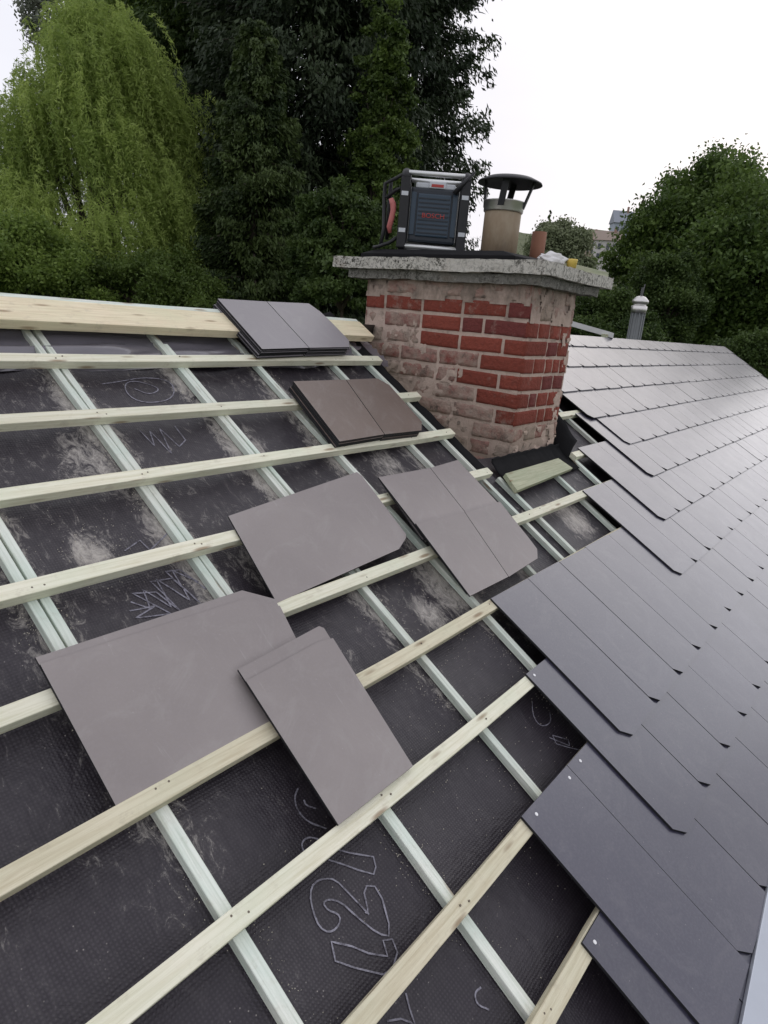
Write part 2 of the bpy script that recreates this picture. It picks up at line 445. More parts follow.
# pale nail heads and hooks on the first slates
bm = bmesh.new()
for (x, y) in [(536.6, 814), (569.6, 777.6), (580.5, 760.7), (595, 942), (534.5, 675)]:
    p = uvn(x, y, .0085)
    m = Matrix.Translation((p.x, p.y, .0062 + STEP * .06))
    q = [bm.verts.new(m @ Vector((.0045 * math.cos(t), .0045 * math.sin(t), .002))) for t in np.linspace(0, 2 * math.pi, 10)[:-1]]
    q2 = [bm.verts.new(v.co * 1 + Vector((0, 0, -.004))) for v in q]
    bm.faces.new(q)
    for k in range(9): bm.faces.new((q[k], q2[k], q2[(k + 1) % 9], q[(k + 1) % 9]))
tag(build('slate_nail', bm, flat('zinc_nail', (.8, .8, .8), .4, .2), courses[3]), None)
# ridge trim and far verge, and the hidden rear slope so the roof is a solid thing
bm = bmesh.new(); box(bm, 3.3, VERGE + .01, RT + .012, RT + .03, -.06, .012); build('ridge_trim', bm, M_EDGE, roof)
bm = bmesh.new(); box(bm, VERGE + .004, VERGE + .03, -2.6, RT + .03, -.12, .022); build('verge_trim', bm, M_EDGE, roof)
bm = bmesh.new()
RI = ROOF.inverted()
rz = ROOF @ Vector((0, RT + .035, -.02))
a = [Vector((-1.2, rz.y, rz.z)), Vector((VERGE, rz.y, rz.z)), Vector((VERGE, rz.y + 3.2, rz.z - 1.92)), Vector((-1.2, rz.y + 3.2, rz.z - 1.92))]
prism(bm, [RI @ p for p in a], (RI.to_3x3() @ Vector((0, 0, .06)))); build('rear_slope', bm, M_SLATE, roof)
for p in [bpy.data.meshes[-1]]: pass
# lower tiled apron of the front slope and walls
bm = bmesh.new(); box(bm, -1.2, VERGE, -2.7, -1.19, -.05, -.01); build('eaves_slope', bm, M_EDGE, roof)
# wooden decking under membrane
bm = bmesh.new(); box(bm, -1.2, 2.46, -2.7, RT, -.20, -.085); box(bm, CH['u1'] - .02, VERGE, -2.7, RT, -.20, -.085)
box(bm, 2.46, CH['u1'] - .02, -2.7, .80, -.20, -.085); build('rafters', bm, M_OLDW, roof)

# ------------------------------------------------------------------ house wall
M_WALL = flat('render_wall', (.55, .5, .42), .9)
h = empty('house_walls', (0, 0, GZ)); tag(h, 'rendered house walls standing under the roof slopes', 'house')
bm = bmesh.new(); box(bm, -.9, VERGE - .3, -1.9, 4.3, 0, 2.75 - .0); build('wall', bm, M_WALL, h)

# ------------------------------------------------------------------ loose slates
def loose(px_poly, n, slope, v0, label, layers=1, group=None, name='loose_slate', seed=0, jit=.004, tone=1.0, mat=None):
    """px_poly: outline sighted on the top face's plane; layers below copy it with a small shift"""
    pts = [uvn(x, y, n, slope, v0) for x, y in px_poly]
    c = sum(pts, Vector()) / len(pts)
    rnd = random.Random(seed); made = []
    for k in range(layers):
        bm = bmesh.new(); off = Vector((0, 0, .0052 * k))
        sh = Vector((rnd.uniform(-jit, jit), rnd.uniform(-jit, jit), 0)) if k else Vector((0, 0, 0))
        if k: sh.x -= .0008 * k
        sc = 1 if k == 0 else .995
        pp = [(p - c) * sc + sh for p in pts]
        pp = [Vector((p.x, p.y, (c.y + p.y - v0) * slope + n - c.z)) for p in pp]
        prism(bm, pp, Vector((0, 0, .0048)), 1)
        bmesh.ops.recalc_face_normals(bm, faces=bm.faces)
        me = bpy.data.meshes.new(name); bm.to_mesh(me); bm.free()
        me.materials.append(mat or M_LOOSE); me.materials.append(M_EDGE)
        at = me.attributes.new('tone', 'FLOAT', 'FACE'); at.data.foreach_set('value', [tone * rnd.uniform(.95, 1.03)] * len(me.polygons))
        o = link(name, me, None)
        o.matrix_world = ROOF @ Matrix.Translation(c - off)
        lb = label[k] if isinstance(label, (list, tuple)) else label
        tag(o, lb, 'slate', group); made.append(o)
    return made
ordw = ['top', 'second', 'third', 'fourth', 'fifth', 'sixth', 'seventh', 'eighth']
def z4(*p): return [(190 + x / 3.072, 280 + y / 3.072) for x, y in p]
G1 = 'loose slates stacked on the roof'
def labs(side, where, n):
    return ['%s column slate, %s, of the stack %s' % (side, 'topmost' if k == 0 else (ordw[k] + ' from the top' if k < n - 1 else 'at the bottom'), where) for k in range(n)]
K1 = 8; n1 = .052
loose(z4((85, 57), (235, 66), (365, 208), (222, 212)), n1, .02, 1.7, labs('left', 'against the ridge board', K1), K1, G1, seed=1, mat=M_LOOSEG)
loose(z4((237, 66), (365, 72), (400, 97), (435, 130), (488, 185), (490, 206), (367, 208)), n1, .02, 1.7, labs('right', 'against the ridge board', K1), K1, G1, seed=2, mat=M_LOOSEG)
K2 = 8; n2_ = .040
loose(z4((318, 311), (478, 306), (597, 474), (460, 496)), n2_, .07, 1.2, labs('left', 'halfway between ridge and chimney foot', K2), K2, G1, seed=3, mat=M_LOOSEB)
loose(z4((480, 306), (575, 302), (612, 322), (712, 435), (711, 462), (599, 474)), n2_, .07, 1.2, labs('right', 'halfway between ridge and chimney foot', K2), K2, G1, seed=4, tone=.93, mat=M_LOOSEB)
def z5(*p): return [(360 + x / 4.042, 450 + y / 4.042) for x, y in p]
G2 = 'loose slates beside the chimney foot'
loose(z5((75, 110), (283, 72), (455, 290), (245, 330)), .022, .03, .7, 'upper left brown grey slate of the four slate pile below the chimney', 1, G2, seed=5)
loose(z5((285, 72), (395, 40), (550, 205), (580, 240), (457, 290)), .022, .03, .7, 'upper right slate of the four slate pile, the one nearest the chimney', 1, G2, seed=6)
loose(z5((90, 116), (300, 76), (470, 330), (262, 360)), .016, .03, .7, ['slate directly under the upper left slate of the four slate pile', 'slate two below the upper left slate of the four slate pile', 'bottom slate under the upper left of the four slate pile'], 3, G2, seed=15, jit=.006)
loose(z5((225, 296), (422, 250), (600, 512), (445, 590)), .0285, .055, .5, 'lower left slate of the four slate pile, its tip touching a batten', 1, G2, seed=7)
loose(z5((424, 250), (565, 208), (690, 365), (716, 400), (718, 438), (602, 512)), .0285, .055, .5, 'lower right slate of the four slate pile, with a clipped corner', 1, G2, seed=8)
loose(z5((232, 306), (422, 256), (592, 506), (440, 584)), .022, .055, .5, ['slate directly under the lower left slate of the four slate pile', 'bottom slate under the lower left of the four slate pile'], 2, G2, seed=17, jit=.006)
loose([(228.3, 516), (357, 472), (362, 476), (406, 534), (406, 538), (399, 549), (277, 603)], .006, .035, .75, 'wide brown grey slate lying alone on the battens left of the chimney pile', 1, None, seed=9)
loose([(40, 664), (247, 598), (280, 606), (297, 640), (337, 694), (116, 806)], .009, .06, .5, 'largest brown grey slate at the left with its upper right corner clipped', 1, None, seed=10)
loose([(35.4, 657.5), (242, 590.3), (275, 599), (292, 633), (330, 690), (113.5, 801)], .0035, .06, .5, 'slate underneath the largest left slate, showing as a thin strip along its top edge', 1, None, seed=11)
loose([(246, 681), (318, 642), (333, 638), (413, 766), (338.5, 825)], .020, .05, .25, 'narrow upright slate overlapping the right end of the largest slate', 1, None, seed=12)
loose([(238, 669.4), (319, 626), (324, 628), (405, 757), (332, 816)], .0145, .05, .25, 'slate underneath the narrow upright slate, showing as a strip at its top end', 1, None, seed=13)

# short wide board under the chimney
pts = [uvn(*p, .004) for p in ((505, 474), (558, 458.5), (572.5, 468.5), (517, 491))]
cc = sum(pts, Vector()) / 4
bm = bmesh.new(); ang = math.atan2((pts[1] - pts[0]).y, (pts[1] - pts[0]).x); rt = Matrix.Rotation(-ang, 3, 'Z')
prism(bm, [rt @ (p - cc) for p in pts], Vector((0, 0, .02)))
bmesh.ops.recalc_face_normals(bm, faces=bm.faces)
o = build('short_board', bm, M_OLDW, bevel=.0012)
o.matrix_world = ROOF @ Matrix.Translation(cc + Vector((0, 0, .003))) @ Matrix.Rotation(ang, 4, 'Z')
tag(o, 'short wide greenish board lying on the battens at the foot of the chimney', 'board')

# grey rail at lower right corner
M_ALU = flat('dull_aluminium', (.50, .53, .58), .35, .5, var=.08)
a = uvn(768, 890, .03); b = uvn(742, 1024, .03); d = (b - a).normalized()
lad = empty('metal_flashing_strip', mat=ROOF @ Matrix.Translation(a))
tag(lad, 'pale grey metal strip lying across the slates at the lower right corner', 'metal strip')
bm = bmesh.new()
s = Vector((d.y, -d.x, 0)); s = s if s.y > 0 and False else s
if (s.y > 0): s = -s
p0 = d * -1.0; p1 = d * .9
prism(bm, [p0, p1, p1 + s * .11, p0 + s * .11], Vector((0, 0, .012))); 
bmesh.ops.recalc_face_normals(bm, faces=bm.faces); build('strip_web', bm, M_ALU, lad, bevel=.002)
bm = bmesh.new(); prism(bm, [v + Vector((0, 0, .0105)) + s * .098 for v in (p0, p1, p1 + s * .014, p0 + s * .014)], Vector((0, 0, .01)))
bmesh.ops.recalc_face_normals(bm, faces=bm.faces); build('strip_lip', bm, M_ALU, lad, bevel=.002)

# ------------------------------------------------------------------ chimney
chim = empty('brick_chimney', (CH['u0'], CH['y0'], 0))
tag(chim, 'weathered red brick chimney with a thick concrete cap and short flue', 'chimney')
def brick_mat():
    m = Mat('old_red_brick', .85, .25)
    rc = m.attr('bcol', 'Color'); sm = m.attr('smear', 'Fac')
    f = m.noise(16, 6, .7); g = m.noise(60, 4, .7)
    col = m.mix(m.math('MULTIPLY', m.ramp(g, [(.35, 0), (.7, 1)]), .35), rc, (.13, .045, .035))
    k = m.math('ADD', f, m.math('MULTIPLY', sm, .42))
    k = m.ramp(k, [(.66, 0), (.82, .5), (1.0, .9)])
    pale = m.mix(m.noise(22, 6, .7), (.34, .24, .19), (.52, .45, .37))
    col = m.mix(k, col, pale)
    soot = m.ramp(m.noise(11, 7, .8), [(.52, 0), (.64, 1)])
    col = m.mix(m.math('MULTIPLY', m.math('MULTIPLY', soot, sm), .75), col, (.07, .06, .05))
    m.col(col)
    m.bump(m.math('ADD', m.noise(30, 6, .7), m.math('MULTIPLY', g, .4)), .9, .012)
    return m.m
def mortar_mat():
    m = Mat('lime_mortar', .95, .2)
    col = m.mix(m.noise(14, 6, .7), (.44, .33, .27), (.68, .54, .45))
    d = m.ramp(m.noise(9, 6, .75), [(.55, 0), (.7, 1)])
    col = m.mix(m.math('MULTIPLY', d, .6), col, (.10, .085, .07))
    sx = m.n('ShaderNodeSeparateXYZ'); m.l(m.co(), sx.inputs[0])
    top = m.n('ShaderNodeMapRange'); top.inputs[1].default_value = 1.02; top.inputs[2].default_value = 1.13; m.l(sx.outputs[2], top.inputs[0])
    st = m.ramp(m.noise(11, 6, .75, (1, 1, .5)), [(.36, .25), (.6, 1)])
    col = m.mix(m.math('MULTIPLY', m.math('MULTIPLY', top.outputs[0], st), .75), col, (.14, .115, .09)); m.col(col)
    m.bump(m.noise(45, 6, .75), .9, .008); return m.m
M_BRICK, M_MORT = brick_mat(), mortar_mat()
u0, u1, y0, y1 = CH['u0'], CH['u1'], CH['y0'], CH['y1']
ZT = 1.19; CO = Vector((u0, y0, 0))
# mortar core: gridded and roughened
bm = bmesh.new(); inset = .0012
def smear_at(face, y, z):
    """how weathered: top band, lower left, corner foot"""
    s = 0
    if face == 'L':
        if z > 1.105: s = 1
        lim = .60 if y < 1.06 else (.86 if y < 1.27 else (1.02 if y < 1.50 else 1.05))
        if z < lim: s = max(s, .75)
        if z < .62: s = max(s, .45 + .4 * (y > .95))
        if y > 1.35 and z > .98: s = max(s, .15)
    else:
        if z > 1.02: s = 1
        if z > .95 and y > .0: s = max(s, .25)
        if z < .60: s = .8
    return s
def rec(p, nrm):
    if abs(nrm.x) > .5: s = smear_at('L', p.y + y0, p.z)
    else: s = smear_at('R', p.x, p.z)
    return .022 * max(0, s - .4) * max(0, .6 + 1.5 * vnoise(p * 14, 2)) if p.z < 1.1 else 0
def grid_face(bm, o, a, b, na, nb, nrm, amp):
    g = [[bm.verts.new(o + a * (i / na) + b * (j / nb) + nrm * (amp * (vnoise(((o + a * (i / na) + b * (j / nb)) * 22)) - .1) - rec(o + a * (i / na) + b * (j / nb), nrm))) for i in range(na + 1)] for j in range(nb + 1)]
    for j in range(nb):
        for i in range(na): bm.faces.new((g[j][i], g[j][i + 1], g[j + 1][i + 1], g[j + 1][i]))
zb = .08
o = Vector((inset, y1 - y0 - inset, zb)); grid_face(bm, o, Vector((0, -(y1 - y0 - 2 * inset), 0)), Vector((0, 0, ZT - zb)), 90, 95, Vector((-1, 0, 0)), .004)
o = Vector((inset, inset, zb)); grid_face(bm, o, Vector((u1 - u0 - 2 * inset, 0, 0)), Vector((0, 0, ZT - zb)), 46, 95, Vector((0, -1, 0)), .004)
box(bm, inset * 2.2, u1 - u0 - inset, inset * 2.2, y1 - y0 - inset, zb, ZT - .002)
build('mortar_core', bm, M_MORT, chim, smooth=True)
# bricks
verts = []; faces = []; bcol = []; smr = []
def add_brick(p0, ax, L, nrm, hh, s, dep=.03, missing=False):
    """brick face panel with rounded worn arrises: a gridded cushion"""
    nx, nz = max(5, int(L / .018)), 7
    def fr(i, n, D_):
        e0 = .0035 / D_
        return 0 if i == 0 else (1 if i == n else e0 + (1 - 2 * e0) * (i - 1) / (n - 2))
    base = len(verts); worn = .001 + .0035 * s + (.004 if s > .55 else 0)
    seed = random.random() * 50; back = -random.uniform(0, .010) * s if random.random() < .5 else 0
    shade = random.uniform(.75, 1.12)
    c = Vector((.30, .072, .048)) * shade
    if random.random() < .18: c = Vector((.20, .052, .046))
    if s > .45: c = random.choice([Vector((.40, .20, .165)), Vector((.36, .27, .20)), Vector((.33, .10, .08)), Vector((.36, .16, .135)), Vector((.30, .24, .19))]) * random.uniform(.85, 1.1)
    tilt = random.uniform(-.002, .002)
    for j in range(nz + 1):
        for i in range(nx + 1):
            fx, fz = fr(i, nx, L), fr(j, nz, hh)
            e = min(min(fx, 1 - fx) * L, min(fz, 1 - fz) * hh)
            edge = (i in (0, nx)) or (j in (0, nz))
            corner = (i in (0, nx)) and (j in (0, nz))
            d = 0 if not edge else -.0085
            if not edge and e < .006: d = -worn * .3
            x = fx * L; z = fz * hh
            nn = vnoise((x * 30 + seed, z * 30, seed)) * worn
            if corner: x = min(max(x, worn), L - worn); z = min(max(z, worn), hh - worn)
            p = p0 + ax * (x) + Vector((0, 0, z + tilt * (fx - .5) * 2 + nn * .4)) + nrm * (d + nn + back + .003)
            verts.append(p)
            bcol.append((*c, 1)); smr.append(s)
    for j in range(nz):
        for i in range(nx):
            a = base + j * (nx + 1) + i; faces.append((a, a + 1, a + nx + 2, a + nx + 1))
CHH = .078; mj = .0115
nrow = int((ZT - zb) / CHH) + 1
W = y1 - y0; D = u1 - u0
for r in range(nrow):
    z = ZT - (r + 1) * CHH
    if z < zb: break
    # left face (normal -x), running from the near corner
    flip = r % 2
    y = -.003; k = 0
    first = .107 if flip else .218
    while y < W - .02:
        L = first if k == 0 else (.218 if random.random() < .72 else .107)
        L = min(L, W - y - .002)
        if L < .03: break
        s = smear_at('L', y0 + y + L / 2, z + CHH / 2)
        s = min(1, max(0, s + random.uniform(-.1, .30)))
        zz = z + mj + random.uniform(-.0015, .0015); wl = L
        add_brick(Vector((-.0005, y + L, zz)), Vector((0, -1, 0)), wl, Vector((-1, 0, 0)), CHH - mj, s)
        y += L + mj; k += 1
    x = -.003; k = 0
    while x < D - .02:
        L = (.218 if flip else .107) if k == 0 and not (z > .95) else .107
        if k > 0 and random.random() < .25: L = .07
        L = min(L, D - x - .002)
        if L < .03: break
        s = smear_at('R', x, z + CHH / 2); s = min(1, max(0, s + random.uniform(-.12, .25)))
        add_brick(Vector((x, -.0005, z + mj)), Vector((1, 0, 0)), L, Vector((0, -1, 0)), CHH - mj, s)
        x += L + mj; k += 1
    # rear faces
    x = 0
    while x < D - .03:
        L = min(.218, D - x); add_brick(Vector((x + L, W, z + mj)), Vector((-1, 0, 0)), L, Vector((0, 1, 0)), CHH - mj, .4); x += L + mj
    y = 0
    while y < W - .03:
        L = min(.218, W - y); add_brick(Vector((D, y, z + mj)), Vector((0, 1, 0)), L, Vector((1, 0, 0)), CHH - mj, .4); y += L + mj
me = bpy.data.meshes.new('brickwork'); me.from_pydata([tuple(v) for v in verts], [], faces)
ca = me.attributes.new('bcol', 'FLOAT_COLOR', 'POINT'); ca.data.foreach_set('color', [x for c in bcol for x in c])
sa = me.attributes.new('smear', 'FLOAT', 'POINT'); sa.data.foreach_set('value', smr)
for p_ in me.polygons: p_.use_smooth = True
link('brickwork', me, M_BRICK, chim)
# smeared render skin over the top courses and the foot, broken edges
bm = bmesh.new()
def skin(bm, face, a0, a1, z0, z1, seed, thr, th=.007):
    na, nz = int((a1 - a0) / .010), int((z1 - z0) / .010); g = {}
    for j in range(nz + 1):
        for i in range(na + 1):
            a = a0 + (a1 - a0) * i / na; z = z0 + (z1 - z0) * j / nz
            q = vnoise((a * 9, z * 11, seed)) + .5 * vnoise((a * 28, z * 30, seed + 3))
            ed = min(1, min(j, nz - j) / 3, 1)
            hgt = q - thr - (1 - ed) * .0
            d = .0035 + th * min(1, max(0, hgt) * 2.2) + .003 * vnoise((a * 50, z * 50, seed))
            g[i, j] = (hgt > 0, Vector((-d, a, z)) if face == 'L' else Vector((a, -d, z)))
    vv = {}
    for j in range(nz):
        for i in range(na):
            ks = [(i, j), (i + 1, j), (i + 1, j + 1), (i, j + 1)]
            if sum(g[k][0] for k in ks) < 3: continue
            for k in ks:
                if k not in vv: vv[k] = bm.verts.new(g[k][1] if g[k][0] else g[k][1] + (Vector((.006, 0, 0)) if face == 'L' else Vector((0, .006, 0))))
            bm.faces.new([vv[k] for k in (ks if face == 'R' else ks[::-1])])
skin(bm, 'L', 0, W, 1.10, ZT, 1, -.02, .004)
skin(bm, 'R', 0, D, 1.03, ZT, 2, .06, .004)
skin(bm, 'L', .30, W, .55, .80, 3, .30, .003); skin(bm, 'L', .52, W, .80, 1.0, 4, .22, .003)
skin(bm, 'R', 0, D, .38, .56, 6, .12, .004); skin(bm, 'R', D - .1, D, .58, 1.0, 7, .15, .003)
tag(build('mortar_smears', bm, M_MORT, chim, smooth=True), kind='stuff')

# concrete cap in two steps
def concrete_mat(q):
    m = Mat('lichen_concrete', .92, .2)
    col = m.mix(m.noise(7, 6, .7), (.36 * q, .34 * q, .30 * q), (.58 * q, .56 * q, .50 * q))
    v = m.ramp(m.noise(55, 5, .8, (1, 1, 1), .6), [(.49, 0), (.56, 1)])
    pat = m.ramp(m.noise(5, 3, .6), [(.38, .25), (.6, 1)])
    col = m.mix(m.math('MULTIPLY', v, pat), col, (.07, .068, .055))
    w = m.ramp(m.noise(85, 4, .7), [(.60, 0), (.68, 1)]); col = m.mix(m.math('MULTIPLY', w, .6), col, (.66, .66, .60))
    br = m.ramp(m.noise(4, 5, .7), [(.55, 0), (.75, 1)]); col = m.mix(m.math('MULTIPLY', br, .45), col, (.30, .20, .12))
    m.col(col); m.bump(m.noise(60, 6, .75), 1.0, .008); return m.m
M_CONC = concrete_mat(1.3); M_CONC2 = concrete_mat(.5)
M_CONCD = flat('sooty_concrete', (.10, .095, .08), .95, var=.6, bscale=50, bstr=.9)
def rough_slab(name, x0, x1, ya, yb, z0, z1, mat, amp=.004, seed=0):
    bm = bmesh.new(); box(bm, x0, x1, ya, yb, z0, z1)
    for _ in range(1):
        bmesh.ops.subdivide_edges(bm, edges=[e for e in bm.edges if e.calc_length() > .3], cuts=24, use_grid_fill=True)
        bmesh.ops.subdivide_edges(bm, edges=[e for e in bm.edges if e.calc_length() > .03], cuts=2, use_grid_fill=True)
    for v in bm.verts:
        n = Vector((vnoise(v.co * 18, seed), vnoise(v.co * 18, seed + 1), vnoise(v.co * 18, seed + 2)))
        v.co += n * amp + Vector((0, 0, vnoise((v.co.x * 3, v.co.y * 3, 0), seed) * .004))
    return build(name, bm, mat, chim, smooth=False, bevel=0)
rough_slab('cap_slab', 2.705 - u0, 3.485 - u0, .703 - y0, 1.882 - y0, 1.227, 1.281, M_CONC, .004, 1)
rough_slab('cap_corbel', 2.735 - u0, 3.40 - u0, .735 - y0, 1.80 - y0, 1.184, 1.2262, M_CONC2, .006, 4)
# dark flaunching sheet on the cap
bm = bmesh.new()
lo = [(2.73, .86), (3.35, .80), (3.38, 1.60), (2.73, 1.72)]; hi = [(2.78, .95), (3.25, .90), (3.25, 1.5), (2.78, 1.66)]
a = [bm.verts.new((x - u0, y - y0, 1.279)) for x, y in lo]; b = [bm.verts.new((x - u0, y - y0, 1.300)) for x, y in lo]; c = [bm.verts.new((x - u0, y - y0, 1.325)) for x, y in hi]
for q, w in ((a, b), (b, c)):
    for k in range(4): bm.faces.new((q[k], q[(k + 1) % 4], w[(k + 1) % 4], w[k]))
bm.faces.new(c)
build('cap_membrane', bm, M_FELT, chim, bevel=.004)

# black upstand membrane at the base (left side, front, right flap)
def upstand():
    bm = bmesh.new(); prev = None; n = 90
    for i in range(n + 1):
        y = 1.72 - (1.72 - .74) * i / n
        zr = y * math.tan(TH) - .05 / c_        # membrane level on this vertical plane
        hgt = .004 + .016 * vnoise((y * 9, 0, 1)) + .012 * vnoise((y * 40, 0, 2))
        if y > 1.5: hgt += .03 * (y - 1.5) / .2
        w = .062 + .022 * vnoise((y * 9, 3, 0)) + .008 * vnoise((y * 40, 1, 0)) + (.09 * (y - 1.35) if y > 1.35 else 0)
        pr = []
        for k in range(6):
            t = k / 5
            if t < .5: p = Vector((2.455 + w * t * 2, y, zr + .012 + .026 * (t * 2) ** 2))
            else: p = Vector((2.455 + w + .02 * (t - .5), y, zr + .038 - (.12 + hgt) * (t - .5) * 2))
            p += Vector((0, 0, .004 * vnoise((y * 25, t * 4, 5)))); pr.append(bm.verts.new(p - CO))
        if prev:
            for a, b, c, d in zip(prev, prev[1:], pr[1:], pr): bm.faces.new((a, b, c, d))
        prev = pr
    # front
    prev = None
    for i in range(50):
        x = 2.58 + (3.36 - 2.58) * i / 49
        zr = .778 * math.tan(TH) - .05 / c_; pr = []
        hgt = .02 + .012 * vnoise((x * 14, 1, 1))
        for k in range(6):
            t = k / 5
            if t < .6: q = t / .6; p = Vector((x, .778 - .13 * (1 - q), (.778 - .13 * (1 - q)) * math.tan(TH) - .05 / c_ + .012 + .012 * q))
            else: p = Vector((x, .766, zr + .026 + hgt * (t - .6) / .4))
            p += Vector((0, 0, .006 * vnoise((x * 25, t * 4, 5)))); pr.append(bm.verts.new(p - CO))
        if prev:
            for a, b, c, d in zip(prev, prev[1:], pr[1:], pr): bm.faces.new((a, b, c, d))
        prev = pr
    # right flap standing up and curling outwards
    prev = None
    for i in range(40):
        y = .70 + (1.15 - .70) * i / 39; zr = y * math.tan(TH) - .05 / c_; pr = []
        hh = .10 + .11 * math.sin(min(1, max(0, (y - .68) / .35)) * math.pi * .5) + .012 * vnoise((y * 20, 7, 7))
        for k in range(8):
            t = k / 7
            p = Vector((3.262 + .012 * (1 - t) + .09 * t * t * max(0, 1 - (y - .7) * 1.6), y, zr + hh * t)); p.x += .01 * vnoise((y * 14, t * 3, 2))
            pr.append(bm.verts.new(p - CO))
        if prev:
            for a, b, c, d in zip(prev, prev[1:], pr[1:], pr): bm.faces.new((a, b, c, d))
        prev = pr
    o = build('membrane_upstand', bm, M_FELT, chim, smooth=True)
    md = o.modifiers.new('thick', 'SOLIDIFY'); md.thickness = .0025
upstand()

# flue with rain cowl
M_STEEL = flat('stainless_band', (.66, .64, .62), .42, 1, var=.1)
M_CLAY = Mat('weathered_flue', .7, .3); mm = M_CLAY
cc1 = mm.mix(mm.ramp(mm.noise(4, 5, .7, (1, 1, .5)), [(.35, 0), (.65, 1)]), (.27, .20, .13), (.42, .36, .27))
cc1 = mm.mix(mm.math('MULTIPLY', mm.ramp(mm.noise(9, 6, .7, (1, 1, .4)), [(.5, 0), (.7, 1)]), .6), cc1, (.14, .10, .08))
mm.col(cc1); mm.bump(mm.noise(40, 4), .3, .003); M_CLAY = M_CLAY.m
fb = at_u = CAM + ray(498.5, 250) * (3.1 / ray(498.5, 250).x); FX, FY, FZ = 3.1 - u0, fb.y - y0, 1.31
def zpx(y, x=501): r = ray(x, y); return (CAM + r * (3.1 / r.x)).z
zt, zc0, zc1 = zpx(212), zpx(203), zpx(183)
scale_f = math.hypot(3.1, fb.y + .6) 
flue = empty('flue_root'); bpy.data.objects.remove(flue)
bm = bmesh.new(); rr = .088
lathe(bm, [(rr, FZ - .03), (rr, zt), (rr * .97, zt + .002), (rr * .93, zt)], c=(FX, FY)); fo = build('flue', bm, M_CLAY, chim, smooth=True)
bm = bmesh.new(); lathe(bm, [(rr + .004, zt - .005), (rr + .007, zt), (rr + .007, zc0), (rr + .012, zc0 + .004), (rr - .004, zc0 + .005), (rr - .006, zt)], c=(FX, FY)); build('collar', bm, M_STEEL, fo, smooth=True)
bm = bmesh.new(); rd = .150
lathe(bm, [(.001, zc1 + .030), (.05, zc1 + .028), (.11, zc1 + .020), (rd, zc1 + .002), (rd + .004, zc1 - .006), (rd, zc1 - .006), (.11, zc1 + .012), (.001, zc1 + .022)], c=(FX + .012, FY - .012), segs=48)
build('rain_cowl', bm, M_BLACK, fo, smooth=True)
for k in range(4):
    t = .35 + k * math.pi / 2; bm = bmesh.new()
    a = Vector((FX + (rr + .004) * math.cos(t), FY + (rr + .004) * math.sin(t), zt + .015)); b = Vector((FX + .012 + (rd - .035) * math.cos(t), FY - .012 + (rd - .035) * math.sin(t), zc1 + .006))
    tan = Vector((-math.sin(t), math.cos(t), 0)) * .015; rad = Vector((math.cos(t), math.sin(t), 0)) * .005
    vs = [bm.verts.new(p) for p in (a - tan - rad, a + tan - rad, a + tan + rad, a - tan + rad, b - tan - rad, b + tan - rad, b + tan + rad, b - tan + rad)]
    for f in ((0, 1, 2, 3), (7, 6, 5, 4), (0, 4, 5, 1), (1, 5, 6, 2), (2, 6, 7, 3), (3, 7, 4, 0)): bm.faces.new([vs[i] for i in f])
    build('cowl_leg', bm, M_BLACK, fo)

# ------------------------------------------------------------------ things on the cap
def on_cap(x, y, u):
    r = ray(x, y); return CAM + r * (u / r.x)
# radio
rb = on_cap(430, 249, 2.90)
dv = (rb - CAM); yaw = math.atan2(dv.y, dv.x) - math.pi / 2
rad = empty('worksite_radio', (rb.x, rb.y, 1.327)); rad.rotation_euler = (0, 0, yaw); rad.scale = (1.13, 1, .99)
tag(rad, 'dark blue worksite radio in a black roll cage standing on the chimney cap', 'radio')
M_NAVY = flat('navy_plastic', (.016, .022, .032), .45); M_GRILL = flat('blue_grey_grille', (.028, .052, .080), .4)
M_TUBE = flat('brushed_tube', (.66, .67, .66), .35, .6, var=.05); M_RED = flat('red_plastic', (.45, .05, .04), .5)
M_PINK = flat('red_hose', (.48, .14, .13), .5); M_SILV = flat('silver_plastic', (.55, .57, .60), .4, .2)
S = (rb - CAM).length / FPX * .90      # metres per pixel there
wd, ht = 28 * S, 76 * S
def rbx(name, x0, x1, ya, yb, z0, z1, mat, parent=rad, bev=.004):
    bm = bmesh.new(); box(bm, x0 * S, x1 * S, ya * S, yb * S, z0 * S, z1 * S); return build(name, bm, mat, parent, bevel=bev)
body = rbx('body', -22, 22, 4, 42, 9, 62, M_NAVY, bev=.012)
gr = rbx('speaker_grille', -15, 15, 2.2, 5, 15, 56, M_GRILL, bev=.006)
for k in range(9):
    rbx('grille_bar', -14, 14, 1.5, 2.6, 18 + k * 4.1, 19.2 + k * 4.1, M_NAVY, gr, bev=0)
rbx('side_panel', -21, -16.4, 2.8, 5, 16, 57, M_SILV if False else M_GRILL, bev=.003)
rbx('side_panel', 16.4, 21, 2.8, 5, 16, 57, M_GRILL, bev=.003)
top = rbx('control_deck', -18, 18, 6, 34, 61, 67, M_SILV, bev=.008)
rbx('display', -6, 9, 3.5, 9, 61.5, 68, M_SILV, bev=.004)
rbx('display_screen', -4, 7, 3.0, 3.6, 62.8, 65.4, M_RED, bev=0)
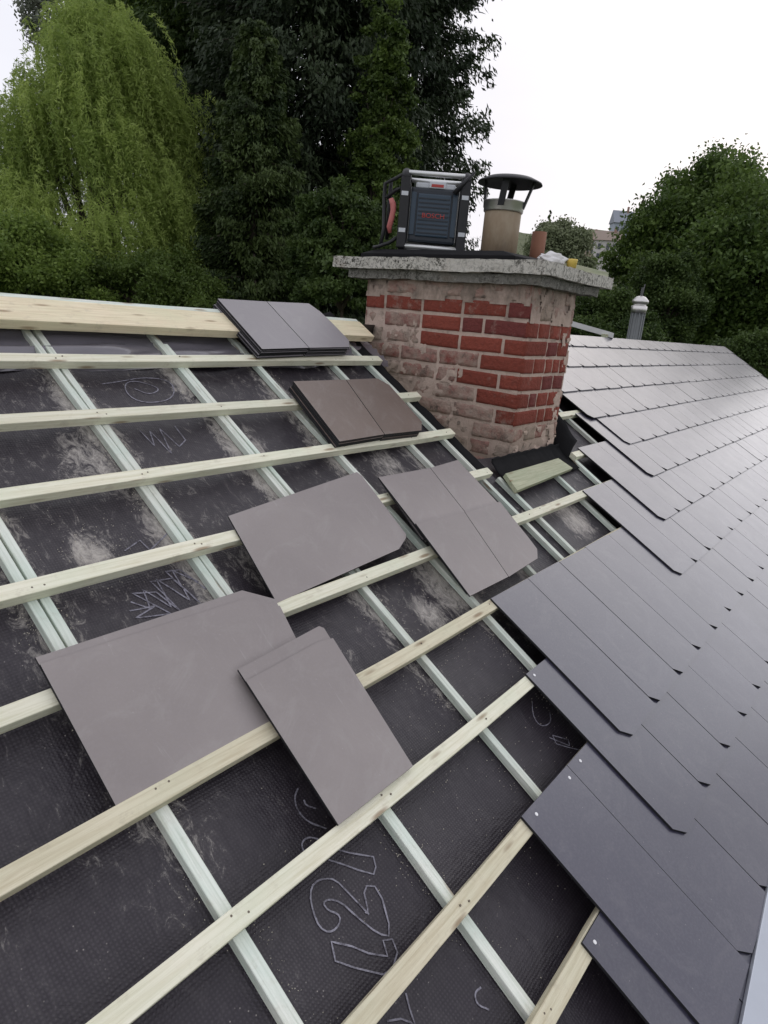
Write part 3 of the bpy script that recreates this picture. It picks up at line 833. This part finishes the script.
# roll cage: four posts, top and bottom tubes
for sx in (-1, 1):
    for yy in (1, 44):
        bm = bmesh.new()
        x = sx * 27.0
        box(bm, (x - 4.2) * S, (x + 4.2) * S, (yy - 3.5) * S, (yy + 3.5) * S, 2 * S, 70 * S); post = build('cage_post', bm, M_BLACK, rad, bevel=.006)
        for zz in (17, 52): rbx('post_clip', x - 3.0, x + 3.0, yy - 4.0, yy - 3.2, zz, zz + 4, M_SILV, post, bev=0)
    bm = bmesh.new(); x = sx * 27
    tube(bm, [(x * S, -1 * S, 68 * S), (x * S, 6 * S, 75 * S), (x * S, 38 * S, 75 * S), (x * S, 46 * S, 68 * S)], 4.0 * S, 12); build('cage_shoulder', bm, M_BLACK, rad, smooth=True)
    bm = bmesh.new(); tube(bm, [(x * S, -1 * S, 4 * S), (x * S, 46 * S, 4 * S)], 3.6 * S, 12); build('cage_foot', bm, M_BLACK, rad, smooth=True)
for yy, zz in ((3, 74.5), (42, 74.5), (0, 4.2), (45, 4.2)):
    bm = bmesh.new(); tube(bm, [(-25 * S, yy * S, zz * S), (25 * S, yy * S, zz * S)], 2.4 * S, 14); build('cage_tube', bm, M_TUBE, rad, smooth=True)
# aerial folded across right post and side hose
bm = bmesh.new(); tube(bm, [(17 * S, -1 * S, 57 * S), (23 * S, -3 * S, 66 * S), (33 * S, -2 * S, 78 * S)], [2.6 * S, 2.2 * S, 1.0 * S], 8); build('aerial', bm, M_BLACK, rad, smooth=True)
bm = bmesh.new(); tube(bm, [(-38 * S, 6 * S, 16 * S), (-39 * S, 5 * S, 22 * S), (-37.4 * S, 4 * S, 30 * S), (-36.5 * S, 4 * S, 38 * S), (-37.2 * S, 4 * S, 44 * S), (-39.5 * S, 4 * S, 49 * S)], [1.6 * S, 2.5 * S, 2.6 * S, 2.6 * S, 2.8 * S, 2.2 * S], 10); build('red_handle', bm, M_PINK, rad, smooth=True)
for pts in ([(-31, 4, 72), (-38, 8, 68), (-46, 12, 64), (-46, 12, 52), (-44, 10, 20), (-46, 8, 3)], [(-31, 2, 12), (-38, 2, 6), (-48, 4, 1.5), (-52, 8, 1)], [(-41, 14, 66), (-41, 14, 10)], [(-31, 6, 60), (-36, 10, 58), (-44, 10, 50)]):
    bm = bmesh.new(); tube(bm, [tuple(c * S for c in p) for p in pts], 1.8 * S, 8); build('cable', bm, M_BLACK, rad, smooth=True)
cu = bpy.data.curves.new('logo', 'FONT'); cu.body = 'BOSCH'; cu.size = 6.4 * S; cu.extrude = .0006; cu.align_x = 'CENTER'
to = bpy.data.objects.new('tmp', cu); COL.objects.link(to); bpy.context.view_layer.update()
lm = bpy.data.meshes.new_from_object(to.evaluated_get(bpy.context.evaluated_depsgraph_get())); bpy.data.objects.remove(to)
lm.materials.clear(); lg = link('logo_lettering', lm, M_RED, gr); lg.location = (0, 1.0 * S, 33 * S); lg.rotation_euler = (R(90), 0, 0)

# clay stub behind the flue
pc = on_cap(538, 245, 3.30); bm = bmesh.new()
lathe(bm, [(.036, 0), (.036, .19), (.027, .19), (.027, .15)], 24); o = build('clay_pipe_stub', bm, flat('terracotta', (.26, .12, .075), .85), smooth=True); o.location = (pc.x, pc.y, 1.283 + .0)
tag(o, 'orange clay pipe stub behind the flue on the chimney cap', 'clay pipe')
# crumpled white glove
pc = on_cap(553, 257, 2.95)
bm = bmesh.new(); bmesh.ops.create_icosphere(bm, subdivisions=4, radius=1)
for v in bm.verts:
    n = 1 + .45 * vnoise(v.co * 1.7, 3) + .25 * vnoise(v.co * 4, 5)
    v.co = Vector((v.co.x * .065 * n, v.co.y * .035 * n, v.co.z * .028 * n + .022))
o = build('crumpled_cloth', bm, flat('white_cloth', (.72, .71, .70), .9, bscale=90, bstr=.6), smooth=True); o.location = (pc.x, pc.y, 1.287); o.rotation_euler = (0, .12, -.7)
tag(o, 'crumpled white cloth lying on the chimney cap right of the flue', 'cloth')
pc = on_cap(572, 262, 3.02); bm = bmesh.new()
lathe(bm, [(.021, 0), (.024, .03), (.024, .036), (.019, .036), (.018, .008), (.001, .008)], 20)
o = build('yellow_pot', bm, flat('yellow_plastic', (.75, .55, .12), .5), smooth=True); o.location = (pc.x, pc.y, 1.284)
tag(o, 'small yellow plastic pot beside the white cloth on the chimney cap', 'pot')
bm = bmesh.new(); pa, pb = on_cap(572, 266, 3.05), on_cap(609, 272, 3.44); L = (pb - pa).length
box(bm, 0, L, 0, .09, 0, .022); o = build('offcut_board', bm, M_OLDW, bevel=.001); o.location = (pa.x, pa.y, 1.283); o.rotation_euler = (0, 0, math.atan2(pb.y - pa.y, pb.x - pa.x))
tag(o, 'pale timber offcut lying on the right end of the chimney cap', 'board')

# vent pipe and skylight frame behind the ridge
D2 = 8.3
vt, vbm = far(637, 293, D2), far(632, 348, D2)
vp = empty('vent_pipe', (vbm.x, vbm.y, vt.z - 1.15)); tag(vp, 'ribbed metal vent pipe rising behind the slated ridge', 'vent pipe')
px = D2 / FPX; bm = bmesh.new(); prof = []
zz = 0; hb = 1.15
top0 = hb - 14 * px
lathe(bm, [(5.6 * px, 0), (5.6 * px, top0)] , 24)
for k in range(12):
    t = 2 * math.pi * k / 12; tube(bm, [(5.8 * px * math.cos(t), 5.8 * px * math.sin(t), 0), (5.8 * px * math.cos(t), 5.8 * px * math.sin(t), top0)], .008, 6)
build('pipe', bm, flat('galvanised', (.16, .17, .17), .5, .5), vp, smooth=True)
bm = bmesh.new(); lathe(bm, [(6.4 * px, top0 - 3 * px), (6.8 * px, top0), (6.8 * px, top0 + 3 * px), (5.5 * px, top0 + 3.4 * px), (5.5 * px, top0 + 5 * px), (7.2 * px, top0 + 5.4 * px), (7.0 * px, top0 + 8 * px), (4.0 * px, top0 + 11 * px), (.5 * px, top0 + 12 * px)], 24); build('vent_hood', bm, M_STEEL, vp, smooth=True)
bm = bmesh.new(); tube(bm, [(0, 0, top0 + 12 * px), (0, 0, top0 + 19 * px)], 1.2 * px, 8); tube(bm, [(2 * px, 0, top0 + 12 * px), (4 * px, 0, top0 + 22 * px)], .5 * px, 6); build('finial', bm, flat('dark_metal', (.1, .1, .1), .5, .5), vp)
a = far(572, 321, 6.4); b = far(614, 333, 6.4); 
bm = bmesh.new(); d = (b - a); s = Vector((0, 0, 1)); w = Vector((d.y, -d.x, 0)).normalized() * -.07
prism(bm, [Vector((0, 0, 0)), d, d + w, w], Vector((0, 0, .045))); bmesh.ops.recalc_face_normals(bm, faces=bm.faces)
o = build('pale_plank', bm, flat('whitewashed_timber', (.60, .60, .58), .6)); o.location = a
tag(o, 'pale plank leaning behind the ridge just right of the chimney', 'plank')
bm = bmesh.new(); tube(bm, [Vector((0, 0, -.6)), Vector((0, 0, -.03))], .03, 8); o2 = build('post', bm, M_OLDW, o); o2.location = d * .8

# ------------------------------------------------------------------ ground
bm = bmesh.new(); bmesh.ops.create_grid(bm, x_segments=60, y_segments=60, size=400)
for v in bm.verts:
    r = v.co.length; v.co.z = GZ + max(0, (r - 60)) * .02 + vnoise(v.co * .02) * 1.2 * min(1, r / 60)
m = Mat('grass_ground', .95, .2); m.col(m.mix(m.noise(.6, 6), (.035, .06, .015), (.07, .10, .03))); m.bump(m.noise(3, 5), .5, .05)
tag(build('ground', bm, m.m), kind='structure')

# ------------------------------------------------------------------ foliage
def leaf_mat(name, dark, light, trans=.25, rough=.55):
    m = Mat(name, rough, .3)
    t = m.attr('tone', 'Fac'); m.col(m.mix(t, dark, light))
    out = m.t.nodes['Material Output']; tr = m.n('ShaderNodeBsdfTranslucent'); mx = m.n('ShaderNodeMixShader'); mx.inputs[0].default_value = trans
    m.l(m.mix(t, dark, light), tr.inputs['Color']); m.l(m.b.outputs[0], mx.inputs[1]); m.l(tr.outputs[0], mx.inputs[2]); m.l(mx.outputs[0], out.inputs['Surface'])
    return m.m
def leaves(name, C, L, Wd, tone, mat, parent, axis=None, jit=1.0):
    """C: (n,3) leaf positions; a rhombus each, random or along axis"""
    n = len(C)
    a = RNG.normal(size=(n, 3)); a /= np.linalg.norm(a, axis=1)[:, None]
    if axis is not None:
        a = axis + a * jit; a /= np.linalg.norm(a, axis=1)[:, None]
    b = RNG.normal(size=(n, 3)); b -= a * (a * b).sum(1)[:, None]; b /= np.linalg.norm(b, axis=1)[:, None]
    cc = np.cross(a, b)
    L = np.broadcast_to(L, n)[:, None] * RNG.uniform(.6, 1.3, (n, 1)); Wd = np.broadcast_to(Wd, n)[:, None] * RNG.uniform(.7, 1.2, (n, 1))
    v = np.empty((n, 4, 3)); v[:, 0] = C - a * L / 2; v[:, 1] = C + b * Wd / 2 + cc * Wd * .15; v[:, 2] = C + a * L / 2; v[:, 3] = C - b * Wd / 2 + cc * Wd * .15
    me = bpy.data.meshes.new(name); me.vertices.add(n * 4); me.vertices.foreach_set('co', v.reshape(-1))
    me.loops.add(n * 4); me.loops.foreach_set('vertex_index', np.arange(n * 4, dtype=np.int32))
    me.polygons.add(n); me.polygons.foreach_set('loop_start', np.arange(0, n * 4, 4, dtype=np.int32)); me.polygons.foreach_set('loop_total', np.full(n, 4, dtype=np.int32))
    me.update(); me.validate()
    at = me.attributes.new('tone', 'FLOAT', 'FACE'); at.data.foreach_set('value', np.clip(tone, 0, 1).astype(np.float32))
    return link(name, me, mat, parent)
M_BARK = flat('bark', (.075, .06, .045), .95, var=.4, bscale=12, bstr=1)
def trunk(root, h, r, branches=(), lean=(0, 0)):
    bm = bmesh.new(); pts = [(lean[0] * (t ** 1.5), lean[1] * (t ** 1.5), h * t) for t in np.linspace(0, 1, 8)]
    tube(bm, pts, [r * (1 - .8 * t) * (1 + .05 * math.sin(t * 9)) for t in np.linspace(0, 1, 8)], 10)
    for b in branches: tube(bm, b[0], b[1], 6)
    build('trunk', bm, M_BARK, root, smooth=True)

def broadleaf(px_c, rx, rz, D, label, mat, nclump=220, per=320, leaf=.10, name='broadleaf_tree', group=None, squash=1., seed=1, low=-.75, cat='tree', lump=.5, csz=1.0):
    """crown centre sighted at px_c, radii in pixels at distance D"""
    global RNG
    RNG = np.random.default_rng(seed)
    c = far(px_c[0], px_c[1], D); px = (c - CAM).length / FPX
    root = empty(name, (c.x, c.y, GZ)); tag(root, label, cat, group)
    Rx, Rz = rx * px, rz * px; cz = c.z - GZ
    d = RNG.normal(size=(nclump, 3)); d /= np.linalg.norm(d, axis=1)[:, None]; d[:, 2] = np.where(d[:, 2] < low, -d[:, 2], d[:, 2])
    rr = RNG.uniform(.45, 1.0, nclump) ** .6
    lob = np.array([1 + lump * vnoise((x[0] * 1.8 + seed, x[1] * 1.8, x[2] * 1.8)) + .25 * lump * vnoise((x[0] * 5, x[1] * 5 + seed, x[2] * 5)) for x in d])
    cen = d * (rr * lob)[:, None] * np.array([Rx, Rx * squash, Rz]) * .86
    cs = (Rx + Rz) / 2 * RNG.uniform(.09, .17, nclump) * csz
    ct = RNG.uniform(.1, .9, nclump)
    per = int(per * 1.45); idx = np.repeat(np.arange(nclump), per)
    off = RNG.normal(size=(len(idx), 3)) * .62
    off *= np.array([1.1, 1.1, .8])
    Cp = cen[idx] + off * cs[idx][:, None] + np.array([0, 0, cz])
    tone = ct[idx] * .6 + RNG.uniform(0, .4, len(idx))
    leaves('crown', Cp, leaf * .8, leaf * .46, tone, mat, root)
    br = []
    for k in range(0, nclump, max(1, nclump // 26)):
        t = Vector(cen[k]) * .85 + Vector((0, 0, cz)); s0 = Vector((0, 0, max(.5, cz - Rz * .9) + (t.z - cz + Rz) * .35)); mid = s0.lerp(t, .5) + Vector((0, 0, .15 * Rz))
        br.append(([s0, mid, t], [.035 * Rx, .02 * Rx, .006 * Rx]))
    trunk(root, cz + Rz * .5, .07 * Rx, br)
    return root

def willow(px_c, rx, px_top, px_bot, D, label, mat, nst=1500, seed=3):
    global RNG
    RNG = np.random.default_rng(seed); rnd = random.Random(seed)
    c = far(px_c[0], px_c[1], D); px = (c - CAM).length / FPX; Rx = rx * px
    root = empty('weeping_willow', (c.x, c.y, GZ)); tag(root, label, 'tree')
    ztop = (far(px_c[0], px_top, D).z - GZ); zbot = far(px_c[0], px_bot, D).z - GZ; Hh = ztop - zbot
    Cs = []; Ax = []; Tn = []
    nl = 90; lobes = []
    for k in range(nl):
        t = rnd.random() ** .8; a = rnd.uniform(0, 6.283)
        prof = (1 - t) ** .62 * (.72 + .28 * rnd.random())   # narrow top
        rad_ = Rx * max(.10, prof) * math.sqrt(rnd.uniform(.35, 1))
        lobes.append((rad_ * math.cos(a), rad_ * math.sin(a), zbot + Hh * (.12 + .86 * t), rnd.uniform(.25, .95), a))
    sway = Vector((.30, -.15, 0))
    for (lx, ly, lz, lt, la) in lobes:
        for s in range(nst // nl):
            spread = Rx * .10
            p = Vector((lx + rnd.gauss(0, spread), ly + rnd.gauss(0, spread), lz + rnd.gauss(0, .25)))
            Ls = rnd.uniform(.7, 2.0) * min(1, (p.z - zbot + 1) / 2)
            out = Vector((math.cos(la), math.sin(la), 0)) * rnd.uniform(.15, .5)
            n = int(Ls / .024); tt = np.linspace(0, 1, n)
            q = np.stack([p.x + out.x * Ls * (tt * (1 - tt * .5)) + sway.x * Ls * tt ** 2 * .6, p.y + out.y * Ls * (tt * (1 - tt * .5)) + sway.y * Ls * tt ** 2 * .6, p.z + .16 * Ls * np.sin(tt * 2.0) - Ls * tt ** 1.4], 1)
            q += RNG.normal(size=q.shape) * .035
            dd = np.gradient(q, axis=0); dd /= np.linalg.norm(dd, axis=1)[:, None] + 1e-6
            Cs.append(q); Ax.append(dd); Tn.append(np.full(n, lt * .85 + rnd.random() * .08) + RNG.uniform(0, .2, n))
    Cs = np.concatenate(Cs); Ax = np.concatenate(Ax); Tn = np.concatenate(Tn)
    leaves('crown', Cs, .13, .024, Tn, mat, root, axis=Ax, jit=.45)
    br = []
    for (lx, ly, lz, lt, la) in lobes[::3]:
        t = Vector((lx * .9, ly * .9, lz)); s0 = Vector((0, 0, max(1, lz * .55))); br.append(([s0, s0.lerp(t, .5) + Vector((0, 0, .3)), t], [.09, .05, .015]))
    trunk(root, ztop * .85, .32, br)

def conifer(px_b, rx, px_top, D, label, mat, seed=5, nb=260, per=210, zlow=1.0, name='conifer_tree', leaf=.11, power=.8, group=None):
    global RNG
    RNG = np.random.default_rng(seed); rnd = random.Random(seed)
    c = far(px_b, 300, D); px = (c - CAM).length / FPX; Rx = rx * px
    root = empty(name, (c.x, c.y, GZ)); tag(root, label, 'tree', group)
    top = far(px_b, px_top, D).z - GZ if px_top > -400 else 0
    Cs = []; Ax = []; Tn = []; br = []
    for k in range(nb):
        t = (k + rnd.random()) / nb; z = zlow + (top - zlow) * t
        L = Rx * ((1 - t) ** power * .95 + .05) * rnd.uniform(.62, 1.15); a = k * 2.4 + rnd.uniform(-.4, .4)
        d = Vector((math.cos(a), math.sin(a), 0)); droop = rnd.uniform(.05, .38)
        n = per; s = RNG.uniform(.12, 1, n) ** .75
        side = RNG.normal(size=n) * (.10 + .20 * s * (1.15 - s)) * max(L, .5) * .55
        hang = -np.abs(RNG.normal(size=n)) * .16 * (L ** .5)
        zz = z - droop * L * s ** 1.5 + .18 * L * s ** 3 + hang
        q = np.stack([d.x * L * s - d.y * side, d.y * L * s + d.x * side, zz], 1)
        Cs.append(q); ax = np.stack([d.x * .5 - d.y * side * .4, d.y * .5 + d.x * side * .4, np.full(n, -.55)], 1); Ax.append(ax)
        Tn.append(np.full(n, rnd.uniform(.05, .75)) + RNG.uniform(0, .25, n))
        if k % 3 == 0: br.append(([Vector((0, 0, z)), Vector((d.x * L * .55, d.y * L * .55, z - droop * L * .3)), Vector((d.x * L * .95, d.y * L * .95, z - droop * L * .8))], [.045, .025, .008]))
    leaves('crown', np.concatenate(Cs), leaf, leaf * .32, np.concatenate(Tn), mat, root, axis=np.concatenate(Ax), jit=.5)
    trunk(root, top, .22, br)

ML_WIL = leaf_mat('willow_leaf', (.14, .22, .045), (.44, .54, .15), .5)
ML_DARK = leaf_mat('conifer_needles', (.014, .026, .013), (.060, .085, .036), .12)
ML_MID = leaf_mat('broad_leaf_mid', (.06, .11, .022), (.28, .38, .08), .42)
ML_DEEP = leaf_mat('broad_leaf_deep', (.022, .045, .012), (.11, .165, .042), .3)
ML_TREE = leaf_mat('tree_leaf', (.035, .07, .018), (.17, .25, .055), .35)
ML_IVY = leaf_mat('ivy_leaf', (.022, .045, .012), (.15, .22, .045), .3)
ML_IVY2 = leaf_mat('feathery_leaf', (.016, .032, .010), (.09, .13, .035), .2)
ML_BRI = leaf_mat('broad_leaf_bright', (.05, .085, .015), (.13, .19, .04), .3)
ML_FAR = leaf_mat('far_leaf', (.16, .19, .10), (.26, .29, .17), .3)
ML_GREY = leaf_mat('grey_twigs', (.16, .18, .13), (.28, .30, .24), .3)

willow((100, 160), 128, 14, 330, 19, 'tall pale green weeping willow at the left edge of the picture', ML_WIL, nst=5200)
conifer(300, 135, -330, 21, 'huge dark conifer filling the middle of the tree line behind the roof', ML_DARK, seed=5, nb=560, per=420, power=.28, leaf=.20)
conifer(396, 90, -260, 23, 'dark conifer with ragged drooping branches left of the open sky', ML_DARK, seed=8, nb=420, per=330, power=.25, leaf=.18)
conifer(205, 95, -220, 24, 'dark conifer between the willow and the huge conifer', ML_DEEP, seed=9, nb=380, per=340, power=.3, leaf=.20)
broadleaf((160, 40), 62, 90, 26, 'mid green leafy tree rising behind the willow', ML_MID, 200, 300, .17, seed=21)
conifer(252, 78, 20, 17, 'dark green feathery conifer standing in front of the huge conifer', ML_IVY2, seed=22, nb=420, per=420, power=.5, leaf=.13, zlow=2)
broadleaf((378, 165), 30, 95, 18, 'bright green climbing shrub growing up beside the radio', ML_IVY, 300, 110, .13, seed=23, lump=1.3, csz=.5, name='climbing_shrub', cat='shrub')
broadleaf((345, 262), 58, 62, 14.5, 'dense dark green shrub left of the chimney', ML_DEEP, 420, 150, .11, seed=24, csz=.6, lump=.8, name='shrub', cat='shrub')
broadleaf((15, 275), 75, 48, 15, 'mid green bush at the far left below the willow', ML_MID, 170, 260, .10, seed=25, name='bush', cat='bush')
broadleaf((150, 300), 80, 42, 15.5, 'low yellowish green bush under the willow behind the ridge board', ML_BRI, 150, 260, .09, seed=26, name='bush', cat='bush')
broadleaf((72, 12), 40, 45, 30, 'thin grey green wispy treetop poking out above the willow', ML_GREY, 50, 160, .16, seed=27)
broadleaf((724, 296), 92, 104, 27, 'large leafy green tree at the right edge behind the ridge', ML_TREE, 620, 230, .20, seed=31, lump=.75, csz=.8)
broadleaf((662, 312), 38, 52, 22, 'dark leafy tree behind the vent pipe', ML_DEEP, 140, 280, .12, seed=32, lump=.3)
broadleaf((722, 208), 36, 34, 34, 'dark tree crown topping the large leafy tree', ML_DEEP, 110, 200, .17, seed=33, lump=.3)
broadleaf((600, 335), 55, 42, 18, 'dark leafy shrub in the shade behind the chimney', ML_DEEP, 120, 260, .10, seed=34, name='shrub', cat='shrub', lump=.3)
broadleaf((590, 305), 20, 32, 20, 'bright green young tree right of the chimney', ML_BRI, 60, 220, .10, seed=37, lump=.3)
broadleaf((755, 375), 60, 36, 20, 'dark leafy shrub beyond the right verge of the roof', ML_DEEP, 110, 240, .11, seed=35, name='shrub', cat='shrub')
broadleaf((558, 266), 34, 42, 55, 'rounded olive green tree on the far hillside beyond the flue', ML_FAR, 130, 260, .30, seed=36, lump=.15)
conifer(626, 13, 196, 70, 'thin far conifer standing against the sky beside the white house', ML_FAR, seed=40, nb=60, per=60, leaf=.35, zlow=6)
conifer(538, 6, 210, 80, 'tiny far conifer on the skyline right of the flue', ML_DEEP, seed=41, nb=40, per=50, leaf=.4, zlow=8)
# far-off wooded hill and houses
bm = bmesh.new(); hv = []
for i in range(41):
    a = i / 40; xpx = 515 + a * 345
    top = 228 + 6 * math.sin(a * 9) + 4 * math.sin(a * 23)
    hv.append(([far(xpx, top, 150 + 25), far(xpx, 262, 120), far(xpx, 330, 90)]))
rows_ = [[bm.verts.new(p + Vector((0, 0, 1.2 * vnoise(p * .2)))) for p in r] for r in hv]
for a, b in zip(rows_, rows_[1:]):
    for k in range(2): bm.faces.new((a[k], a[k + 1], b[k + 1], b[k]))
m = Mat('far_wood', .95, .1); m.col(m.mix(m.noise(.12, 6, .7), (.08, .10, .05), (.20, .21, .13))); m.bump(m.noise(.5, 5), 1, .8)
tag(build('hills', bm, m.m), kind='structure')
def house(x, ybase, D, wpx, hpx, wallc, roofc, label, yaw=0., win=True):
    c = far(x, ybase, D); px = (c - CAM).length / FPX; w, hh = wpx * px, hpx * px
    r = empty('far_house', (c.x, c.y, c.z)); dv = c - CAM; r.rotation_euler = (0, 0, math.atan2(dv.y, dv.x) - math.pi / 2 + yaw); tag(r, label, 'house', 'houses on the far hillside')
    bm = bmesh.new(); box(bm, -w / 2, w / 2, 0, w * .8, -3, hh); build('wall', bm, flat('far_wall', wallc, .9), r)
    bm = bmesh.new(); rh = hh * .5
    a = [bm.verts.new(p) for p in ((-w * .56, -.3, hh), (w * .56, -.3, hh), (w * .56, w * .86, hh), (-w * .56, w * .86, hh))]; t = [bm.verts.new(p) for p in ((-w * .56, w * .4, hh + rh), (w * .56, w * .4, hh + rh))]
    bm.faces.new((a[0], a[1], t[1], t[0])); bm.faces.new((a[2], a[3], t[0], t[1])); bm.faces.new((a[1], a[2], t[1])); bm.faces.new((a[3], a[0], t[0])); bm.faces.new(a[::-1])
    rf = build('roof', bm, flat('far_roof', roofc, .9), r)
    bm = bmesh.new(); box(bm, w * .2, w * .3, w * .3, w * .4, hh + rh * .4, hh + rh * 1.3); build('chimney', bm, flat('far_chimney', (.3, .2, .16), .9), rf)
    if win:
        for k in (-.28, .05, .30):
            for zz in (.12, .58):
                bm = bmesh.new(); box(bm, w * k - w * .06, w * k + w * .06, -.06, .02, hh * zz, hh * (zz + .27)); build('window', bm, flat('far_glass', (.05, .06, .07), .2), r)
house(604, 262, 95, 22, 18, (.56, .53, .51), (.30, .24, .20), 'pale far house with several windows beside the leafy tree')
house(619, 250, 110, 16, 22, (.36, .40, .46), (.28, .30, .34), 'blue grey far house behind the pale house', .3)
house(586, 256, 105, 16, 14, (.40, .33, .26), (.24, .18, .14), 'brown far house left of the pale house', -.3)
house(552, 236, 130, 12, 6, (.5, .42, .34), (.27, .20, .16), 'small far house on the skyline above the olive tree', 0, False)

# ------------------------------------------------------------------ world, sun, camera
w = bpy.data.worlds.new('World'); scene.world = w; w.use_nodes = True; t = w.node_tree
bg = t.nodes['Background']; sky = t.nodes.new('ShaderNodeTexSky'); sky.sky_type = 'NISHITA'; sky.sun_disc = False
EL, AZ = 28, 80          # sun direction
sky.sun_elevation = R(EL); sky.sun_rotation = R(AZ); sky.air_density = 1; sky.dust_density = 4
tc = t.nodes.new('ShaderNodeTexCoord'); mp = t.nodes.new('ShaderNodeMapping'); mp.inputs['Scale'].default_value = (1, 1, 3)
nz = t.nodes.new('ShaderNodeTexNoise'); nz.inputs['Scale'].default_value = 1.6; nz.inputs['Detail'].default_value = 5
t.links.new(tc.outputs['Generated'], mp.inputs['Vector']); t.links.new(mp.outputs['Vector'], nz.inputs['Vector'])
cr = t.nodes.new('ShaderNodeValToRGB'); cr.color_ramp.elements[0].position = .3; cr.color_ramp.elements[0].color = (6.0, 6.0, 6.6, 1); cr.color_ramp.elements[1].position = .7; cr.color_ramp.elements[1].color = (6.9, 6.9, 7.4, 1)
t.links.new(nz.outputs['Fac'], cr.inputs['Fac'])
mx = t.nodes.new('ShaderNodeMix'); mx.data_type = 'RGBA'; mx.inputs[0].default_value = .93
t.links.new(sky.outputs[0], mx.inputs[6]); t.links.new(cr.outputs[0], mx.inputs[7]); t.links.new(mx.outputs[2], bg.inputs['Color'])
bg.inputs['Strength'].default_value = .105
sl = bpy.data.lights.new('sun', 'SUN'); sl.energy = .30; sl.angle = R(65); sl.color = (.95, .97, 1)
so = bpy.data.objects.new('sun', sl); COL.objects.link(so)
az = R(AZ); sd = Vector((math.sin(az) * math.cos(R(EL)), math.cos(az) * math.cos(R(EL)), math.sin(R(EL))))
so.rotation_euler = sd.to_track_quat('Z', 'Y').to_euler(); so.location = (0, 0, 20)

cam = bpy.data.cameras.new('camera'); co = bpy.data.objects.new('camera', cam); COL.objects.link(co)
cam.sensor_fit = 'HORIZONTAL'; cam.sensor_width = 36; cam.lens = 36 * FPX / 768; cam.clip_end = 2000; cam.clip_start = .02
mw = Matrix.Identity(4)
for i in range(3):
    mw[i][0] = CM[0][i]; mw[i][1] = -CM[1][i]; mw[i][2] = -CM[2][i]; mw[i][3] = CAM[i]
co.matrix_world = mw; scene.camera = co
scene.view_settings.view_transform = 'Standard'; scene.view_settings.look = 'None'; scene.view_settings.gamma = 1; scene.view_settings.exposure = .42
scene.render.resolution_x = 768; scene.render.resolution_y = 1024
